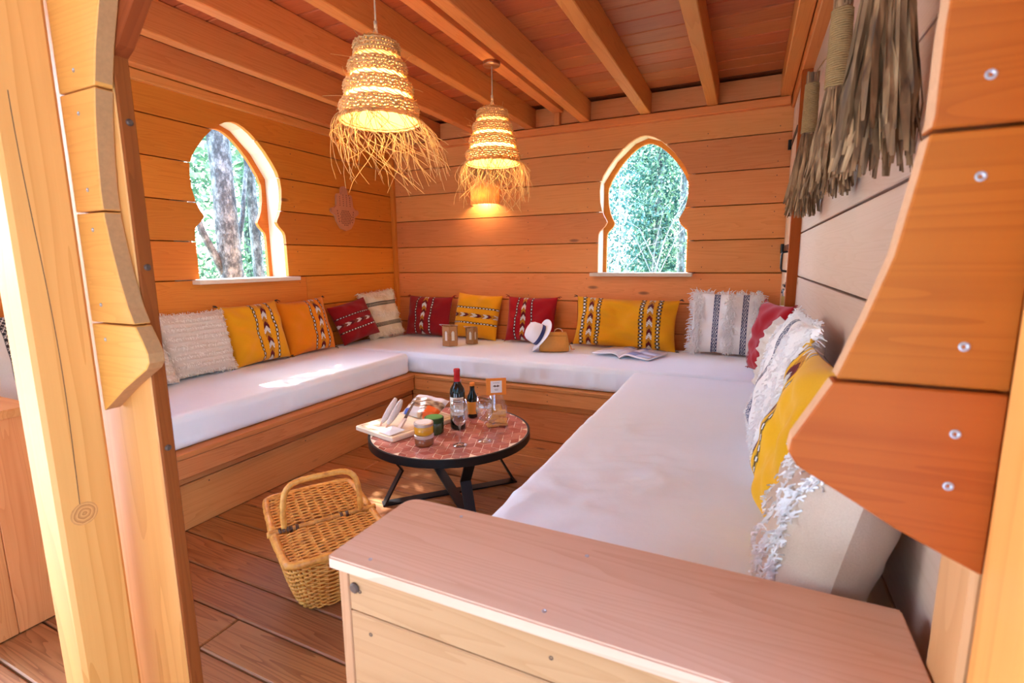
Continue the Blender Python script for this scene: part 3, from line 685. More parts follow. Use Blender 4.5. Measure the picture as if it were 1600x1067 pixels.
# far wall
pillow('dark red pillow with vertical braids, leftmost on the far bench', (-2.50, 3.585, ZT - .002), (.06, -1, 0), .43, .345, .12, kilim(DRED, centre=(-0.12,), sp=.33, mid=(WHITE, MAROON, OCHRE)), lean=14, roll=-1, seed=9, tassels=TR)
pillow('yellow pillow with horizontal stripes behind the wooden lanterns', (-2.03, 3.585, ZT - .003), (0, -1, 0), .42, .375, .13, kilim(YEL, True, centre=(-0.02,), sp=.34), lean=16, roll=-3, seed=10)
pillow('red pillow with vertical braids behind the hat', (-1.54, 3.590, ZT - .003), (0, -1, 0), .42, .36, .12, kilim(RED, centre=(-0.22,), sp=.31, mid=(WHITE, MAROON, OCHRE)), lean=14, roll=0, seed=11, tassels=TR)
pillow('long yellow lumbar pillow with two sets of stripes', (-0.80, 3.590, ZT - .004), (0, -1, 0), .75, .365, .14, kilim(YEL, centre=(-.66, .52), sp=.165, cw=.05), lean=13, roll=-1.2, seed=12, crush=.8, tassels=TK)
o, m, sf = pillow('white fringed pillow with two navy bands, far right corner', (-0.125, 3.575, ZT - .003), (0, -1, 0), .43, .415, .12, banded(IVORY, (-.26, .56), half=.085), lean=13, roll=-1, seed=13)
tufts(o, m, sf, (-.82, .14, .93), M['yarnw'], horiz=False, n=420, length=.036, r=.0026, jit=.075, dirs=(0, -.6)); edge_fringe(o, m, .43, .415, ((1, 0), (-1, 0), (0, 1)), M['yarnw'], n=170, length=.032, r=.0024)
# right wall
pillow('red pillow with a white dotted braid against the right wall', (0.085, 3.01, ZT - .002), (-1, -.30, 0), .40, .40, .12, kilim(RED, centre=(-1.06,), sp=.36, cw=.03, mid=(WHITE, MAROON, OCHRE)), lean=11, roll=0, seed=14, tassels=TR)
o, m, sf = pillow('plain cream pillow tucked between the red and the white pillow', (0.105, 2.44, ZT - .001), (-1, -.12, 0), .38, .37, .11, flat((.70, .64, .56)), lean=10, seed=15, ridges=8, N=90)
o, m, sf = pillow('white shaggy pillow with a navy band against the right wall', (0.070, 1.72, ZT - .001), (-1, -.06, 0), .44, .46, .11, banded(IVORY, (-.30,), half=.085), lean=12, seed=16)
tufts(o, m, sf, (-.92, -.62, .12, .45, .85), M['yarnw'], horiz=False, n=240, length=.010, jit=.06, dirs=(0, -.8)); edge_fringe(o, m, .44, .46, ((1, 0), (-1, 0), (0, 1), (0, -1)), M['yarnw'], n=110, length=.024)
pillow('mustard yellow pillow with two braided stripes against the right wall', (0.082, 1.285, ZT - .001), (-1, -.06, 0), .41, .42, .11, kilim((.80, .42, .008), centre=(-.60,), sp=.20), lean=12, seed=17, tassels=TY)
o, m, sf = pillow('cream shaggy pillow nearest the foreground armrest', (0.092, 0.912, ZT - .001), (-1, -.04, 0), .32, .34, .13, flat((.58, .44, .34)), lean=11, seed=18)
tufts(o, m, sf, (.02, -.88), M['yarnw'], horiz=False, n=330, length=.014, jit=.10, dirs=(0, -.6)); tufts(o, m, sf, (.62,), M['yarnw'], horiz=False, n=330, length=.014, jit=.05, dirs=(0, -.6), name='tuft_row'); edge_fringe(o, m, .32, .34, ((-1, 0),), M['yarnw'], n=80, length=.012)
# ================================================================== pendant lamps
s_ = NT('straw'); tc_ = s_.n('ShaderNodeTexCoord'); n_ = s_.noise(tc_.outputs['Object'], 40, 3)
tr_ = s_.n('ShaderNodeBsdfTranslucent'); tr_.inputs[0].default_value = (.80, .52, .16, 1)
s_.set(Base_Color=s_.mix(n_, (.55, .31, .10), (.88, .62, .28)), Roughness=.7, Specular_IOR_Level=.2)
mx_ = s_.n('ShaderNodeMixShader'); mx_.inputs[0].default_value = .35; s_.l(s_.b.outputs[0], mx_.inputs[1]); s_.l(tr_.outputs[0], mx_.inputs[2]); s_.l(mx_.outputs[0], s_.out.inputs[0]); M['straw'] = s_.mat
s_ = NT('straw_liner'); tr_ = s_.n('ShaderNodeBsdfTranslucent'); tr_.inputs[0].default_value = (.95, .74, .36, 1); s_.set(Base_Color=(.85, .60, .22), Roughness=.8)
mx_ = s_.n('ShaderNodeMixShader'); mx_.inputs[0].default_value = .6; s_.l(s_.b.outputs[0], mx_.inputs[1]); s_.l(tr_.outputs[0], mx_.inputs[2]); s_.l(mx_.outputs[0], s_.out.inputs[0]); M['liner'] = s_.mat
M['cord'] = plain('jute_cord', (.45, .33, .20), .9, grain=.3, gscale=400)
M['copper'] = plain('copper_rose', (.45, .20, .09), .35, .8)
def pendant(x, y, label, seed, power=14.0, lean=0.0):
    R = np.random.default_rng(seed)
    zt, zr = 2.000, 1.700
    L = empty('pendant_lamp', (x, y, 2.244), label, 'lamp')
    MB().lathe([(.045, 0), (.048, .004), (.048, .020)], (x, y, 2.2235), 28).build('ceiling_rose', M['copper'], L, True)
    cd = MB(); cd.tube([(x, y, 2.225), (x + .001, y, 2.12), (x, y, zt + .04)], .0035, 6)
    for k in range(3):
        a = k * 2.1; cd.tube([(x, y, zt + .055), (x + .008 * math.cos(a), y + .008 * math.sin(a), zt + .03), (x + .022 * math.cos(a), y + .022 * math.sin(a), zt - .004)], .0025, 5)
    cd.tube([(x, y, zt + .07), (x, y, zt + .045)], .007, 8)
    cd.build('cord', M['cord'], L, True)
    prof = lambda t: (.070 + .088 * t ** 0.85 + .006 * math.sin(t * 4 * 2 * PI)) * (1 if t > .04 else .82 + 4.5 * t)
    wv = MB(); zz = lambda t: zt - (zt - zr) * t
    dense = [(0.0, .20), (.29, .44), (.53, .68), (.78, .93)]
    for (a, b) in dense:                                       # plaited bands: crossing strands plus binding ropes
        n = 46
        for s in (-1, 1):
            for k in range(n):
                path = []
                for i in range(7):
                    t = a + (b - a) * i / 6; th = 2 * PI * k / n + s * .30 * i / 6; r = prof(t) + .003 * s * math.cos(i * PI) + R.normal(0, .0006)
                    path.append((x + r * math.cos(th), y + r * math.sin(th), zz(t)))
                wv.tube(path, .0030, 3, cap=False)
        for t in np.linspace(a, b, 5):
            wv.tube([(x + (prof(t) + .003 + .0022 * math.sin(k * 2.3)) * math.cos(2*PI*k/64), y + (prof(t) + .003 + .0022 * math.sin(k * 2.3)) * math.sin(2*PI*k/64), zz(t) + .0025 * math.sin(k * 1.9)) for k in range(64)], .0038, 4, closed=True)
    for k in range(26):                                        # open lacing between the bands
        th = 2 * PI * k / 26
        wv.tube([(x + (prof(t) + .001) * math.cos(th + .25 * math.sin(t * 25)), y + (prof(t) + .001) * math.sin(th + .25 * math.sin(t * 25)), zz(t)) for t in np.linspace(.02, 1, 22)], .0020, 3, cap=False)
    for t in (.955, .985): wv.tube([(x + (prof(t) + .002) * math.cos(2*PI*k/60), y + (prof(t) + .002) * math.sin(2*PI*k/60), zz(t) + .002 * math.sin(k * 2.1)) for k in range(60)], .0050, 5, closed=True)
    o = wv.build('woven_shade', M['straw'], L, True); o['kind'] = 'stuff'
    MB().lathe([(prof(t) - .006, zz(t) - zt) for t in np.linspace(.04, .97, 12)], (x, y, zt), 40, captop=False, capbot=False).build('inner_liner', M['liner'], L, True)
    fr = MB()
    for k in range(125):
        th = R.random() * 2 * PI; r0 = prof(1.0) + R.normal(0, .004); l = .09 + .19 * R.random() ** 1.4; out = .010 + .060 * R.random(); sw = R.normal(0, .50)
        path = []; rr = []
        for i in range(8):
            s = i / 7; r = r0 + out * math.sin(s * 1.7) ; th2 = th + sw * s * s + .10 * math.sin(5 * s + k)
            dx = .035 * s * s * lean
            path.append((x + r * math.cos(th2) + dx, y + r * math.sin(th2) + dx * .5, zr + .012 - l * s ** 1.35)); rr.append(.00145 - .0005 * s)
        fr.tube(path, rr, 3, cap=False)
    for k in range(40):                                        # stray fibres on the shade
        th = R.random() * 2 * PI; t = R.random(); r = prof(t) + .004; d = R.normal(0, .02, 3)
        p = V((x + r * math.cos(th), y + r * math.sin(th), zz(t))); ov = V((math.cos(th), math.sin(th), 0))
        fr.tube([p, p + ov * .012 + V(d) * .5, p + ov * .02 + V(d) * 1.4], .0010, 3, cap=False)
    o = fr.build('straw_fringe', M['straw'], L, True); o['kind'] = 'stuff'
    MB().lathe([(.012, .085), (.014, .06), (.020, .045), (.030, .020), (.030, 0), (.020, -.022), (.004, -.030)][::-1], (x, y, 1.82), 20).build('bulb', glow('bulb_glow', (1.0, .80, .45), 26.0), L, True)
    ld = bpy.data.lights.new('pendant_light', 'POINT'); ld.energy = power; ld.color = (1.0, .68, .34); ld.shadow_soft_size = .045
    lo = bpy.data.objects.new('pendant_light', ld); COL.objects.link(lo); adopt(lo, L, Matrix.Translation(V((x, y, 1.745))))
    return L
pendant(-1.362, 1.685, 'woven straw pendant lamp with a long ragged fringe, nearer one', 3, PEND, 1.2)
pendant(-1.362, 2.665, 'woven straw pendant lamp hanging nearer the far wall', 5, PEND, .1)
# wall sconce: half-round of reeds
sc = empty('wall_sconce', (-2.0, YB, 1.61), 'half round reed wall lamp on the far wall shining downward', 'lamp')
rd = MB()
for k in range(22):
    a = PI + PI * k / 21; rd.tube([(-2.0 + .118 * math.cos(a), YB - .004 + .100 * math.sin(a), 1.612), (-2.0 + .118 * math.cos(a), YB - .004 + .100 * math.sin(a), 1.905)], .0092, 6)
rd.build('reed_shade', M['straw'], sc, True)
MB().box((-2.03, YB - .055, 1.70), (-1.97, YB - .001, 1.80)).build('lamp_holder', M['pale'], sc)
MB().lathe([(.004, -.03), (.02, -.02), (.026, 0), (.02, .025), (.012, .045)], (-2.0, YB - .050, 1.715), 16).build('bulb', glow('sconce_bulb', (1.0, .78, .42), 20.0), sc, True)
ld = bpy.data.lights.new('sconce_light', 'POINT'); ld.energy = SCON; ld.color = (1.0, .74, .44); ld.shadow_soft_size = .03
lo = bpy.data.objects.new('sconce_light', ld); COL.objects.link(lo); adopt(lo, sc, Matrix.Translation(V((-2.0, YB - .052, 1.665))))

# pierced clay hand on the left wall
M['clay'] = plain('pink_clay', (.56, .23, .10), .8, grain=.1)
hm = empty('wall_plaque', (XL, 3.14, 1.40), 'pierced terracotta hand shaped plaque on the left wall', 'plaque')
hp = []
def arc(cx, cy, r, a0, a1, n=6): return [(cx + r * math.cos(math.radians(a0 + (a1 - a0) * i / n)), cy + r * math.sin(math.radians(a0 + (a1 - a0) * i / n))) for i in range(n + 1)]
hp += [(0, 0.0), (.055, .018), (.095, .070), (.108, .115)] + arc(.128, .150, .022, -60, 120) + [(.090, .190)]
hp += arc(.062, .262, .022, 0, 150, 5) + [(.036, .285)] + arc(0, .312, .032, 10, 170, 6) + [(-.036, .285)] + arc(-.062, .262, .022, 30, 180, 5) + [(-.090, .190)] + arc(-.128, .150, .022, 60, 240) + [(-.108, .115), (-.095, .070), (-.055, .018)]
mh = frame((XL + .004, 3.14, 1.402), (0, 1, 0), (0, 0, 1)); mb = MB(); mb.prism(hp, 0, .020, mh); mb.build('hand_plate', M['clay'], hm, world=mh)
ho = MB()
def hole(a, b, sx=.0042, sy=.0058): ho.prism([(a + sx * math.cos(t * PI / 3), b + sy * math.sin(t * PI / 3)) for t in range(6)], .0196, .0206, mh)
for i in range(7):
    for j in range(9):
        a, b = (i - 3) * .017 + (.0085 if j % 2 else 0), .045 + j * .0135
        if (a / .066) ** 2 + ((b - .105) / .068) ** 2 < 1: hole(a, b)
for f_, (xc, n) in enumerate(((-.055, 5), (-.018, 6), (.018, 6), (.055, 5))):
    for j in range(n): hole(xc, .195 + j * .016, .0035, .005)
for j in range(5): hole(-.088 + .004 * j, .150 - .020 * j); hole(.088 - .004 * j, .150 - .020 * j)
ph = ho.build('pierced_holes', plain('dark_hole', (.09, .03, .015), .9), hm); ph['kind'] = 'stuff'

# ================================================================== coffee table
TX, TY_, TZ, TR_ = -1.292, 2.021, 0.330, 0.394
tb = empty('coffee_table', (TX, TY_, 0), 'low round coffee table with terracotta mosaic top and black steel legs', 'table')
s_ = NT('glazed_terracotta'); oi_ = s_.n('ShaderNodeObjectInfo'); tc_ = s_.n('ShaderNodeTexCoord'); n_ = s_.noise(tc_.outputs['Object'], 30, 3)
cc_ = s_.mix(oi_.outputs['Random'], (.36, .10, .075), (.64, .27, .21)); M['tile'] = s_.set(Base_Color=s_.mix(s_.math('MULTIPLY', n_, .4), cc_, (.34, .10, .08)), Roughness=.16, Specular_IOR_Level=.6)
M['grout'] = plain('pale_grout', (.84, .70, .56), .8)
MB().lathe([(TR_ - .012, 0), (TR_ - .012, .0246)], (TX, TY_, TZ - .0235), 72).build('grout_bed', M['grout'], tb, False)
rim = MB(); n = 80
for i, (r, z) in enumerate(((TR_ - .011, .0015), (TR_ - .011, -.035), (TR_, -.035), (TR_, .0015))): rim.v += [(TX + r * math.cos(2*PI*k/n), TY_ + r * math.sin(2*PI*k/n), TZ + z) for k in range(n)]
rim.f = [(i*n+k, i*n+(k+1)%n, ((i+1)%4)*n+(k+1)%n, ((i+1)%4)*n+k) for i in range(4) for k in range(n)]
auto_smooth(rim.build('rim_band', M['iron'], tb))
# rhombus tiles, three to a hexagon, clipped to the disc
def clip_disc(poly, R):
    out = []; N = len(poly)
    for i in range(N):
        a, b = V((*poly[i], 0)), V((*poly[(i+1) % N], 0))
        for s in range(6):
            p = a.lerp(b, s / 6); out.append((p.x, p.y))
    res = [(p if math.hypot(*p) <= R else tuple(q * R / math.hypot(*p) for q in p)) for p in out]
    return res
S = .0450; a0 = .35; cnt = 0
for i in range(-10, 11):
    for j in range(-10, 11):
        hx, hy = S * math.sqrt(3) * (i + j / 2), S * 1.5 * j
        for k in range(3):
            ang = [PI / 6 + 2 * PI / 3 * k + q * PI / 3 for q in range(3)]
            pts = [(hx, hy)] + [(hx + S * math.cos(a), hy + S * math.sin(a)) for a in ang]
            cx = sum(p[0] for p in pts) / 4; cy = sum(p[1] for p in pts) / 4
            if math.hypot(cx, cy) > TR_ - .004: continue
            pts = [(cx + (p[0] - cx) * .935 + random.uniform(-.0012, .0012), cy + (p[1] - cy) * .935 + random.uniform(-.0012, .0012)) for p in pts]
            if max(math.hypot(*p) for p in pts) > TR_ - .014: pts = clip_disc(pts, TR_ - .014)
            c, s = math.cos(a0), math.sin(a0); W = [(TX + x * c - y_ * s, TY_ + x * s + y_ * c) for x, y_ in pts]
            mx, my = TX + cx * c - cy * s, TY_ + cx * s + cy * c
            mb = MB(); mb.prism([(x - mx, y_ - my) for x, y_ in W], 0, .0035 + random.uniform(-.0003, .0003)); mesh('tile', mb.v, mb.f, M['tile'], tb, Matrix.Translation(V((mx, my, TZ - .0015)))); cnt += 1
for a in (-133, -43, 47, 137):
    ar = math.radians(a); d = V((math.cos(ar), math.sin(ar), 0)); tdir = V((-d.y, d.x, 0)); O = V((TX, TY_, 0)); lg = MB()
    P = [O + d * .335 + V((0, 0, .296)), O + d * .245 + V((0, 0, .165)), O + d * .335 + V((0, 0, .006))]
    for p, q in zip(P, P[1:]):
        e = (q - p).normalized(); nn = e.cross(tdir)
        lg.box((-.004, -.025, -.004), ((q - p).length + .004, .025, .004), frame(p, e, tdir))
    lg.build('leg', M['iron'], tb)
for a in (47, 137):
    ar = math.radians(a); d = V((math.cos(ar), math.sin(ar), 0))
    mb = MB(); mb.box((-.345, -.025, -.004 if a == 47 else 0.0045), (.345, .025, .004 if a == 47 else .0125), frame((TX, TY_, .0045), d, (-d.y, d.x, 0))); mb.build('floor_bar', M['iron'], tb)
ZTAB = TZ + .0025

# ------------------------------------------------------------------ things on the table
s_ = NT('thin_clear_glass'); lw_ = s_.n('ShaderNodeLayerWeight'); lw_.inputs[0].default_value = .25; gb_ = s_.n('ShaderNodeBsdfGlossy'); gb_.inputs['Roughness'].default_value = .03; tp_ = s_.n('ShaderNodeBsdfTransparent'); tp_.inputs[0].default_value = (.97, .98, .98, 1)
mx_ = s_.n('ShaderNodeMixShader'); s_.l(s_.math('ADD', s_.math('MULTIPLY', lw_.outputs['Facing'], .85), .07), mx_.inputs[0]); s_.l(tp_.outputs[0], mx_.inputs[1]); s_.l(gb_.outputs[0], mx_.inputs[2]); s_.l(mx_.outputs[0], s_.out.inputs[0]); M['clear'] = s_.mat
M['bottle'] = plain('dark_bottle_glass', (.006, .007, .005), .06, spec=.5)
M['label'] = plain('cream_paper_label', (.80, .74, .62), .7); M['ink'] = plain('brown_ink', (.16, .10, .07), .7); M['redcap'] = plain('red_capsule', (.50, .015, .02), .3, .2)
def label_wrap(name, x, y, r, z0, z1, a0, a1, mat, parent, n=16):
    mb = MB(); A = [math.radians(a0 + (a1 - a0) * i / n) for i in range(n + 1)]
    vs_ = [(x + r * math.cos(a), y + r * math.sin(a), z) for z in (z0, z1) for a in A]
    mb.add(vs_, [(i, i+1, n+2+i, n+1+i) for i in range(n)]); return mb.build(name, mat, parent, True)
wx, wy = -1.264, 2.050
wine = empty('wine_bottle', (wx, wy, ZTAB), 'dark red wine bottle with a cream label and red capsule', 'bottle')
auto_smooth(MB().lathe([(.030, .0), (.0365, .004), (.0375, .01), (.0375, .185), (.034, .205), (.022, .225), (.0150, .240), (.0140, .262)], (wx, wy, ZTAB), 32).build('glass_body', M['bottle'], wine), 50)
auto_smooth(MB().lathe([(.0150, .236), (.0156, .240), (.0150, .285), (.0162, .287), (.0162, .298), (.0145, .302)], (wx, wy, ZTAB), 24).build('capsule', M['redcap'], wine), 50)
lb = label_wrap('label', wx, wy, .0380, ZTAB + .075, ZTAB + .165, -130, -10, M['label'], wine)
for z, h, w in ((.150, .004, 24), (.140, .006, 34), (.132, .002, 30), (.100, .003, 28), (.092, .002, 34), (.085, .002, 22)): label_wrap('printed_line', wx, wy, .0382, ZTAB + z, ZTAB + z + h, -62 - w, -62 + w, M['ink'], lb, 8)
for i, z in enumerate((.110, .118, .124)): label_wrap('printed_line', wx, wy, .0382, ZTAB + z, ZTAB + z + .004, -62 - 14 + 4 * i, -62 + 14 - 4 * i, plain('faded_ink', (.52, .45, .36), .7), lb, 6)
ox, oy = -1.289, 2.240
beer = empty('beer_bottle', (ox, oy, ZTAB), 'small dark bottle with an orange label and cap', 'bottle')
auto_smooth(MB().lathe([(.024, 0), (.0295, .004), (.030, .01), (.030, .095), (.026, .115), (.016, .135), (.0125, .150), (.0125, .172)], (ox, oy, ZTAB), 28).build('glass_body', M['bottle'], beer), 50)
M['orange'] = plain('orange_paper', (.80, .24, .02), .55); MB().lathe([(.0132, .170), (.0140, .172), (.0140, .184), (.0125, .187)], (ox, oy, ZTAB), 20).build('crown_cap', M['orange'], beer)
label_wrap('label', ox, oy, .0304, ZTAB + .022, ZTAB + .088, -150, 20, plain('amber_label', (.72, .33, .04), .6), beer)
tx_, ty_ = -1.300, 2.125
th = empty('tall_bottle', (tx_, ty_, ZTAB), 'slim dark bottle with a silver cap behind the wine bottle', 'bottle')
auto_smooth(MB().lathe([(.022, 0), (.026, .004), (.026, .130), (.014, .165), (.010, .185), (.010, .205)], (tx_, ty_, ZTAB), 24).build('glass_body', M['bottle'], th), 50)
MB().lathe([(.0115, .203), (.0115, .226), (.010, .228)], (tx_, ty_, ZTAB), 18).build('screw_cap', M['screw'], th)
def wine_glass(x, y, label):
    g = empty('wine_glass', (x, y, ZTAB), label, 'glass', 'stemmed wine glasses on the table')
    out = [(.033, 0), (.033, .0015), (.012, .004), (.0042, .010), (.0035, .03), (.0035, .080), (.006, .090), (.020, .100), (.034, .120), (.040, .145), (.0385, .175), (.034, .208)]
    inn = [(.0331, .208), (.0375, .175), (.0390, .145), (.0328, .121), (.0185, .102), (.001, .096)]
    MB().lathe(out + inn, (x, y, ZTAB), 32, captop=True).build('bowl_and_stem', M['clear'], g, True); return g
wine_glass(-1.133, 1.850, 'stemmed wine glass in front of the wine bottle'); wine_glass(-1.057, 1.945, 'stemmed wine glass in front of the bag of biscuits')
# two stacked jars, green lidded jar
def jar(name, label, x, y, z, r, h, body, lid, topcol, tilt=None):
    j = empty(name, (x, y, z), label, 'jar')
    auto_smooth(MB().lathe([(r * .88, 0), (r * .97, .003), (r, .010), (r, h * .66), (r * .93, h * .72)], (x, y, z), 30).build('jar_body', body, j), 50)
    l = auto_smooth(MB().lathe([(r * .97, h * .70), (r * 1.03, h * .72), (r * 1.03, h * .97), (r * .98, h)], (x, y, z), 30).build('lid', lid, j), 40)
    if topcol: MB().lathe([(r * .88, h), (r * .87, h + .0012)], (x, y, z), 30).build('lid_print', topcol, l)
    return j
M['tin'] = plain('tin_lid', (.66, .60, .54), .3, .7); M['paper'] = plain('white_paper', (.82, .80, .78), .7)
jx, jy = -1.287, 1.792
j1 = jar('preserve_jar', 'glass jar of brown spread under another jar', jx, jy, ZTAB, .043, .052, plain('brown_spread', (.28, .075, .02), .15, spec=.7), M['tin'], None)
label_wrap('label', jx, jy, .0434, ZTAB + .008, ZTAB + .032, -210, -165, M['paper'], j1, 6)
j2 = jar('preserve_jar', 'glass jar of mustard with a silver lid stacked on another jar', jx, jy, ZTAB + .0525, .043, .055, plain('mustard', (.72, .34, .012), .18, spec=.7), M['tin'], M['paper'])
label_wrap('label', jx, jy, .0434, ZTAB + .0605, ZTAB + .088, -215, -170, M['paper'], j2, 6)
gl = plain('green_jar_glass', (.03, .055, .015), .12, spec=.7)
j3 = jar('preserve_jar', 'dark jar with a green printed lid behind the stacked jars', -1.335, 1.945, ZTAB, .046, .080, gl, plain('dark_green_lid', (.03, .09, .03), .3, .4), plain('green_print', (.10, .36, .10), .4))
# cutting board with sausages, knife, paper, packet
ex, ey = V((.97, -.24, 0)).normalized(), V((.24, .97, 0)).normalized()
cb = empty('cutting_board', (-1.52, 1.975, ZTAB), 'pale wooden cutting board with a juice groove, overhanging the table', 'board')
bm = frame((-1.52, 1.985, ZTAB + .0125), ex, ey)
M['beech'] = wood('beech', (.88, .78, .60), (.78, .62, .42), contrast=.3, knots=1.1, stretch=14)
link_mesh('board', box_mesh('board', .290, .420, .024, .004), M['beech'], cb, bm)
gv = MB()
for lo, hi in (((-.128, -.193), (.128, -.187)), ((-.128, .187), (.128, .193)), ((-.128, -.193), (-.122, .193)), ((.122, -.193), (.128, .193))): gv.box((*lo, .0120), (*hi, .0124), bm)
gv.build('juice_groove', plain('groove', (.58, .42, .24), .8), cb)
def on_board(a, b, z=0.0): return bm @ V((a, b, .012 + z))
M['casing'] = plain('white_mould_casing', (.62, .55, .52), .85, grain=.22, gscale=90)
for i, (a, lab) in enumerate(((-.045, 'cured white sausage on the board, left of the pair'), (.000, 'cured white sausage on the board, right of the pair, beside the knife'))):
    path, rr = [], []
    for k in range(12):
        s = k / 11; path.append(on_board(a + .010 * math.sin(s * 2.4), -.125 + .085 * s, .014 + .105 * s)); rr.append(.0175 * min(1, (math.sin(PI * (.06 + .88 * s)) ** .45)))
    sg = MB(); sg.tube(path, rr, 12); so = sg.build('sausage', M['casing'], None, True); tag(so, lab, 'sausage', 'cured sausages on the board')
    tw = MB(); p = path[0]; e = (path[0] - path[1]).normalized(); tw.tube([p, p + e * .008, p + e * .014 + V((0, 0, -.006))], [.007, .003, .006], 6); tw.build('tied_end', plain('pink_end', (.70, .40, .30), .8), so)
kn = empty('paring_knife', on_board(.06, -.05), 'small kitchen knife lying on the cutting board', 'knife')
mk = frame(on_board(.060, -.055, .050), (on_board(.095, -.15, .004) - on_board(.050, -.03, .075)), (ex * .9 + ey * .2))
MB().prism([(-.02, -.010), (.085, -.011), (.100, -.004), (.098, .002), (-.02, .008)], -.0008, .0008, frame(mk.translation, -mk.col[0].to_3d(), mk.col[1].to_3d())).build('blade', plain('steel_blade', (.35, .33, .32), .25, .9), kn)
MB().box((.02, -.009, -.006), (.115, .009, .006), mk).build('handle', plain('pale_handle', (.72, .58, .48), .5), kn)
pp = MB(); pp.add([on_board(.02, -.20, .003), on_board(.12, -.205, .004), on_board(.128, -.12, .012), on_board(.05, -.135, .020), on_board(.08, -.17, .016)], [(0, 1, 4), (1, 2, 4), (2, 3, 4), (3, 0, 4)])
tag(pp.build('paper_wrapper', plain('bluish_paper', (.72, .74, .78), .7), None), 'crumpled white paper wrapper at the front corner of the board', 'paper')
def packet(label, c, ax, ay, L, W, H):
    g = 18; vs_, fs, cl = [], [], []
    m = frame(c, ax, ay)
    for sgn in (1, -1):
        for i in range(g + 1):
            for j in range(g + 1):
                u, v = -1 + 2 * i / g, -1 + 2 * j / g; pr = max(0, (1 - abs(u) ** 3) * (1 - v ** 4)) ** .5
                wob = .004 * math.sin(7 * u + 3 * v) + .003 * math.sin(13 * v - 5 * u)
                vs_.append((u * L / 2, v * W / 2, H * .42 + sgn * pr * (H / 2 + wob) * (1 if sgn > 0 else .8)))
                if sgn < 0 or u < -.86: c_ = (.72, .70, .72)
                elif v < -.35 and u < .1: c_ = (.70, .68, .68) if (u > -.55 or v > -.62) else (.04, .10, .42)
                elif u > .35 and v < -.05: c_ = (.75, .12, .02)
                elif v > .45: c_ = (.74, .70, .74)
                else:
                    q = noise.noise(V((u * 5, v * 5, 2))); c_ = (.34, .20, .12) if q > .12 else ((.14, .07, .04) if q < -.12 else (.55, .40, .26))
                cl.append((*c_, 1))
    n1 = (g + 1) ** 2
    for s in range(2):
        for i in range(g):
            for j in range(g):
                a = s * n1 + i * (g + 1) + j; q = (a, a + g + 1, a + g + 2, a + 1); fs.append(q if s == 0 else q[::-1])
    o = mesh('food_packet', vs_, fs, None, None, m, True); ca = o.data.color_attributes.new('Col', 'FLOAT_COLOR', 'POINT'); ca.data.foreach_set('color', [x for c_ in cl for x in c_])
    mt = NT('printed_plastic'); at = mt.n('ShaderNodeVertexColor', layer_name='Col'); o.data.materials.append(mt.set(Base_Color=at.outputs[0], Roughness=.25, Specular_IOR_Level=.6)); return tag(o, label, 'packet')
packet('printed plastic food packet with blue and red corners on the board', on_board(.005, .125, .022), (ex * .93 + ey * .05), (ey * .8 + V((0, 0, .45))), .225, .150, .060)
# bag of biscuits with an orange card
bgx, bgy = -1.100, 2.150; bd = V((.82, .57, 0)).normalized(); bn_ = V((bd.y, -bd.x, 0))
bg_ = empty('biscuit_bag', (bgx, bgy, ZTAB), 'clear bag of golden biscuits closed with an orange card', 'bag')
mtb = frame((bgx, bgy, ZTAB), bd, V((-bd.y, bd.x, 0)))
s_ = NT('cellophane'); gb_ = s_.n('ShaderNodeBsdfGlossy'); gb_.inputs['Roughness'].default_value = .08; tp_ = s_.n('ShaderNodeBsdfTransparent'); mx_ = s_.n('ShaderNodeMixShader'); mx_.inputs[0].default_value = .16
s_.l(tp_.outputs[0], mx_.inputs[1]); s_.l(gb_.outputs[0], mx_.inputs[2]); s_.l(mx_.outputs[0], s_.out.inputs[0]); M['cello'] = s_.mat
vs_, fs = [], []; n = 20; lv = [(0.0, .056, .030), (.02, .060, .036), (.07, .058, .034), (.11, .050, .026), (.145, .034, .010), (.165, .030, .004)]
for z, a, b in lv:
    for k in range(n):
        t = 2 * PI * k / n; w = 1 + .05 * math.sin(5 * t + z * 60); vs_.append(mtb @ V((a * w * math.copysign(abs(math.cos(t)) ** .7, math.cos(t)), b * w * math.copysign(abs(math.sin(t)) ** .7, math.sin(t)), z)))
for i in range(len(lv) - 1): fs += [(i*n+k, i*n+(k+1)%n, (i+1)*n+(k+1)%n, (i+1)*n+k) for k in range(n)]
mesh('cellophane', vs_, fs, M['cello'], bg_, None, True)
M['biscuit'] = plain('golden_biscuit', (.72, .38, .10), .8, grain=.25, gscale=120)
R5 = np.random.default_rng(5)
for i, (a, b, z, rx, rz) in enumerate([(-.022, -.008, .012, 8, 12), (.024, -.004, .012, -6, -8), (-.012, .008, .030, 10, 40), (.020, -.010, .034, 25, -20), (-.020, -.006, .054, 70, 15), (.018, .004, .066, 75, -12), (.000, .012, .090, 62, 30)]):
    bmx = mtb @ Matrix.Translation(V((a, b, z))) @ Matrix.Rotation(math.radians(rz), 4, 'Z') @ Matrix.Rotation(math.radians(rx), 4, 'X')
    link_mesh('biscuit', box_mesh('biscuit', .062, .036, .013, .005), M['biscuit'], bg_, bmx)
cm_ = frame((bgx, bgy, ZTAB + .205), bd, (0, 0, 1))
cd = MB(); cd.box((-.050, -.042, -.004), (.050, .042, .004), cm_); cdo = cd.build('header_card', M['orange'], bg_)
MB().box((-.028, -.030, .0041), (.028, .030, .0046), cm_).build('white_label', M['paper'], cdo)
em = MB(); em.prism([(-.018, .004), (-.006, .010), (0, .004), (.006, .010), (.018, .004), (.007, -.002), (0, .001), (-.007, -.002)], .0047, .0049, cm_)
for w, z in ((.016, .020), (.010, -.012), (.008, -.017)): em.box((-w, z - .0008, .0047), (w, z + .0008, .0049), cm_)
em.build('printed_emblem', M['ink'], cdo)

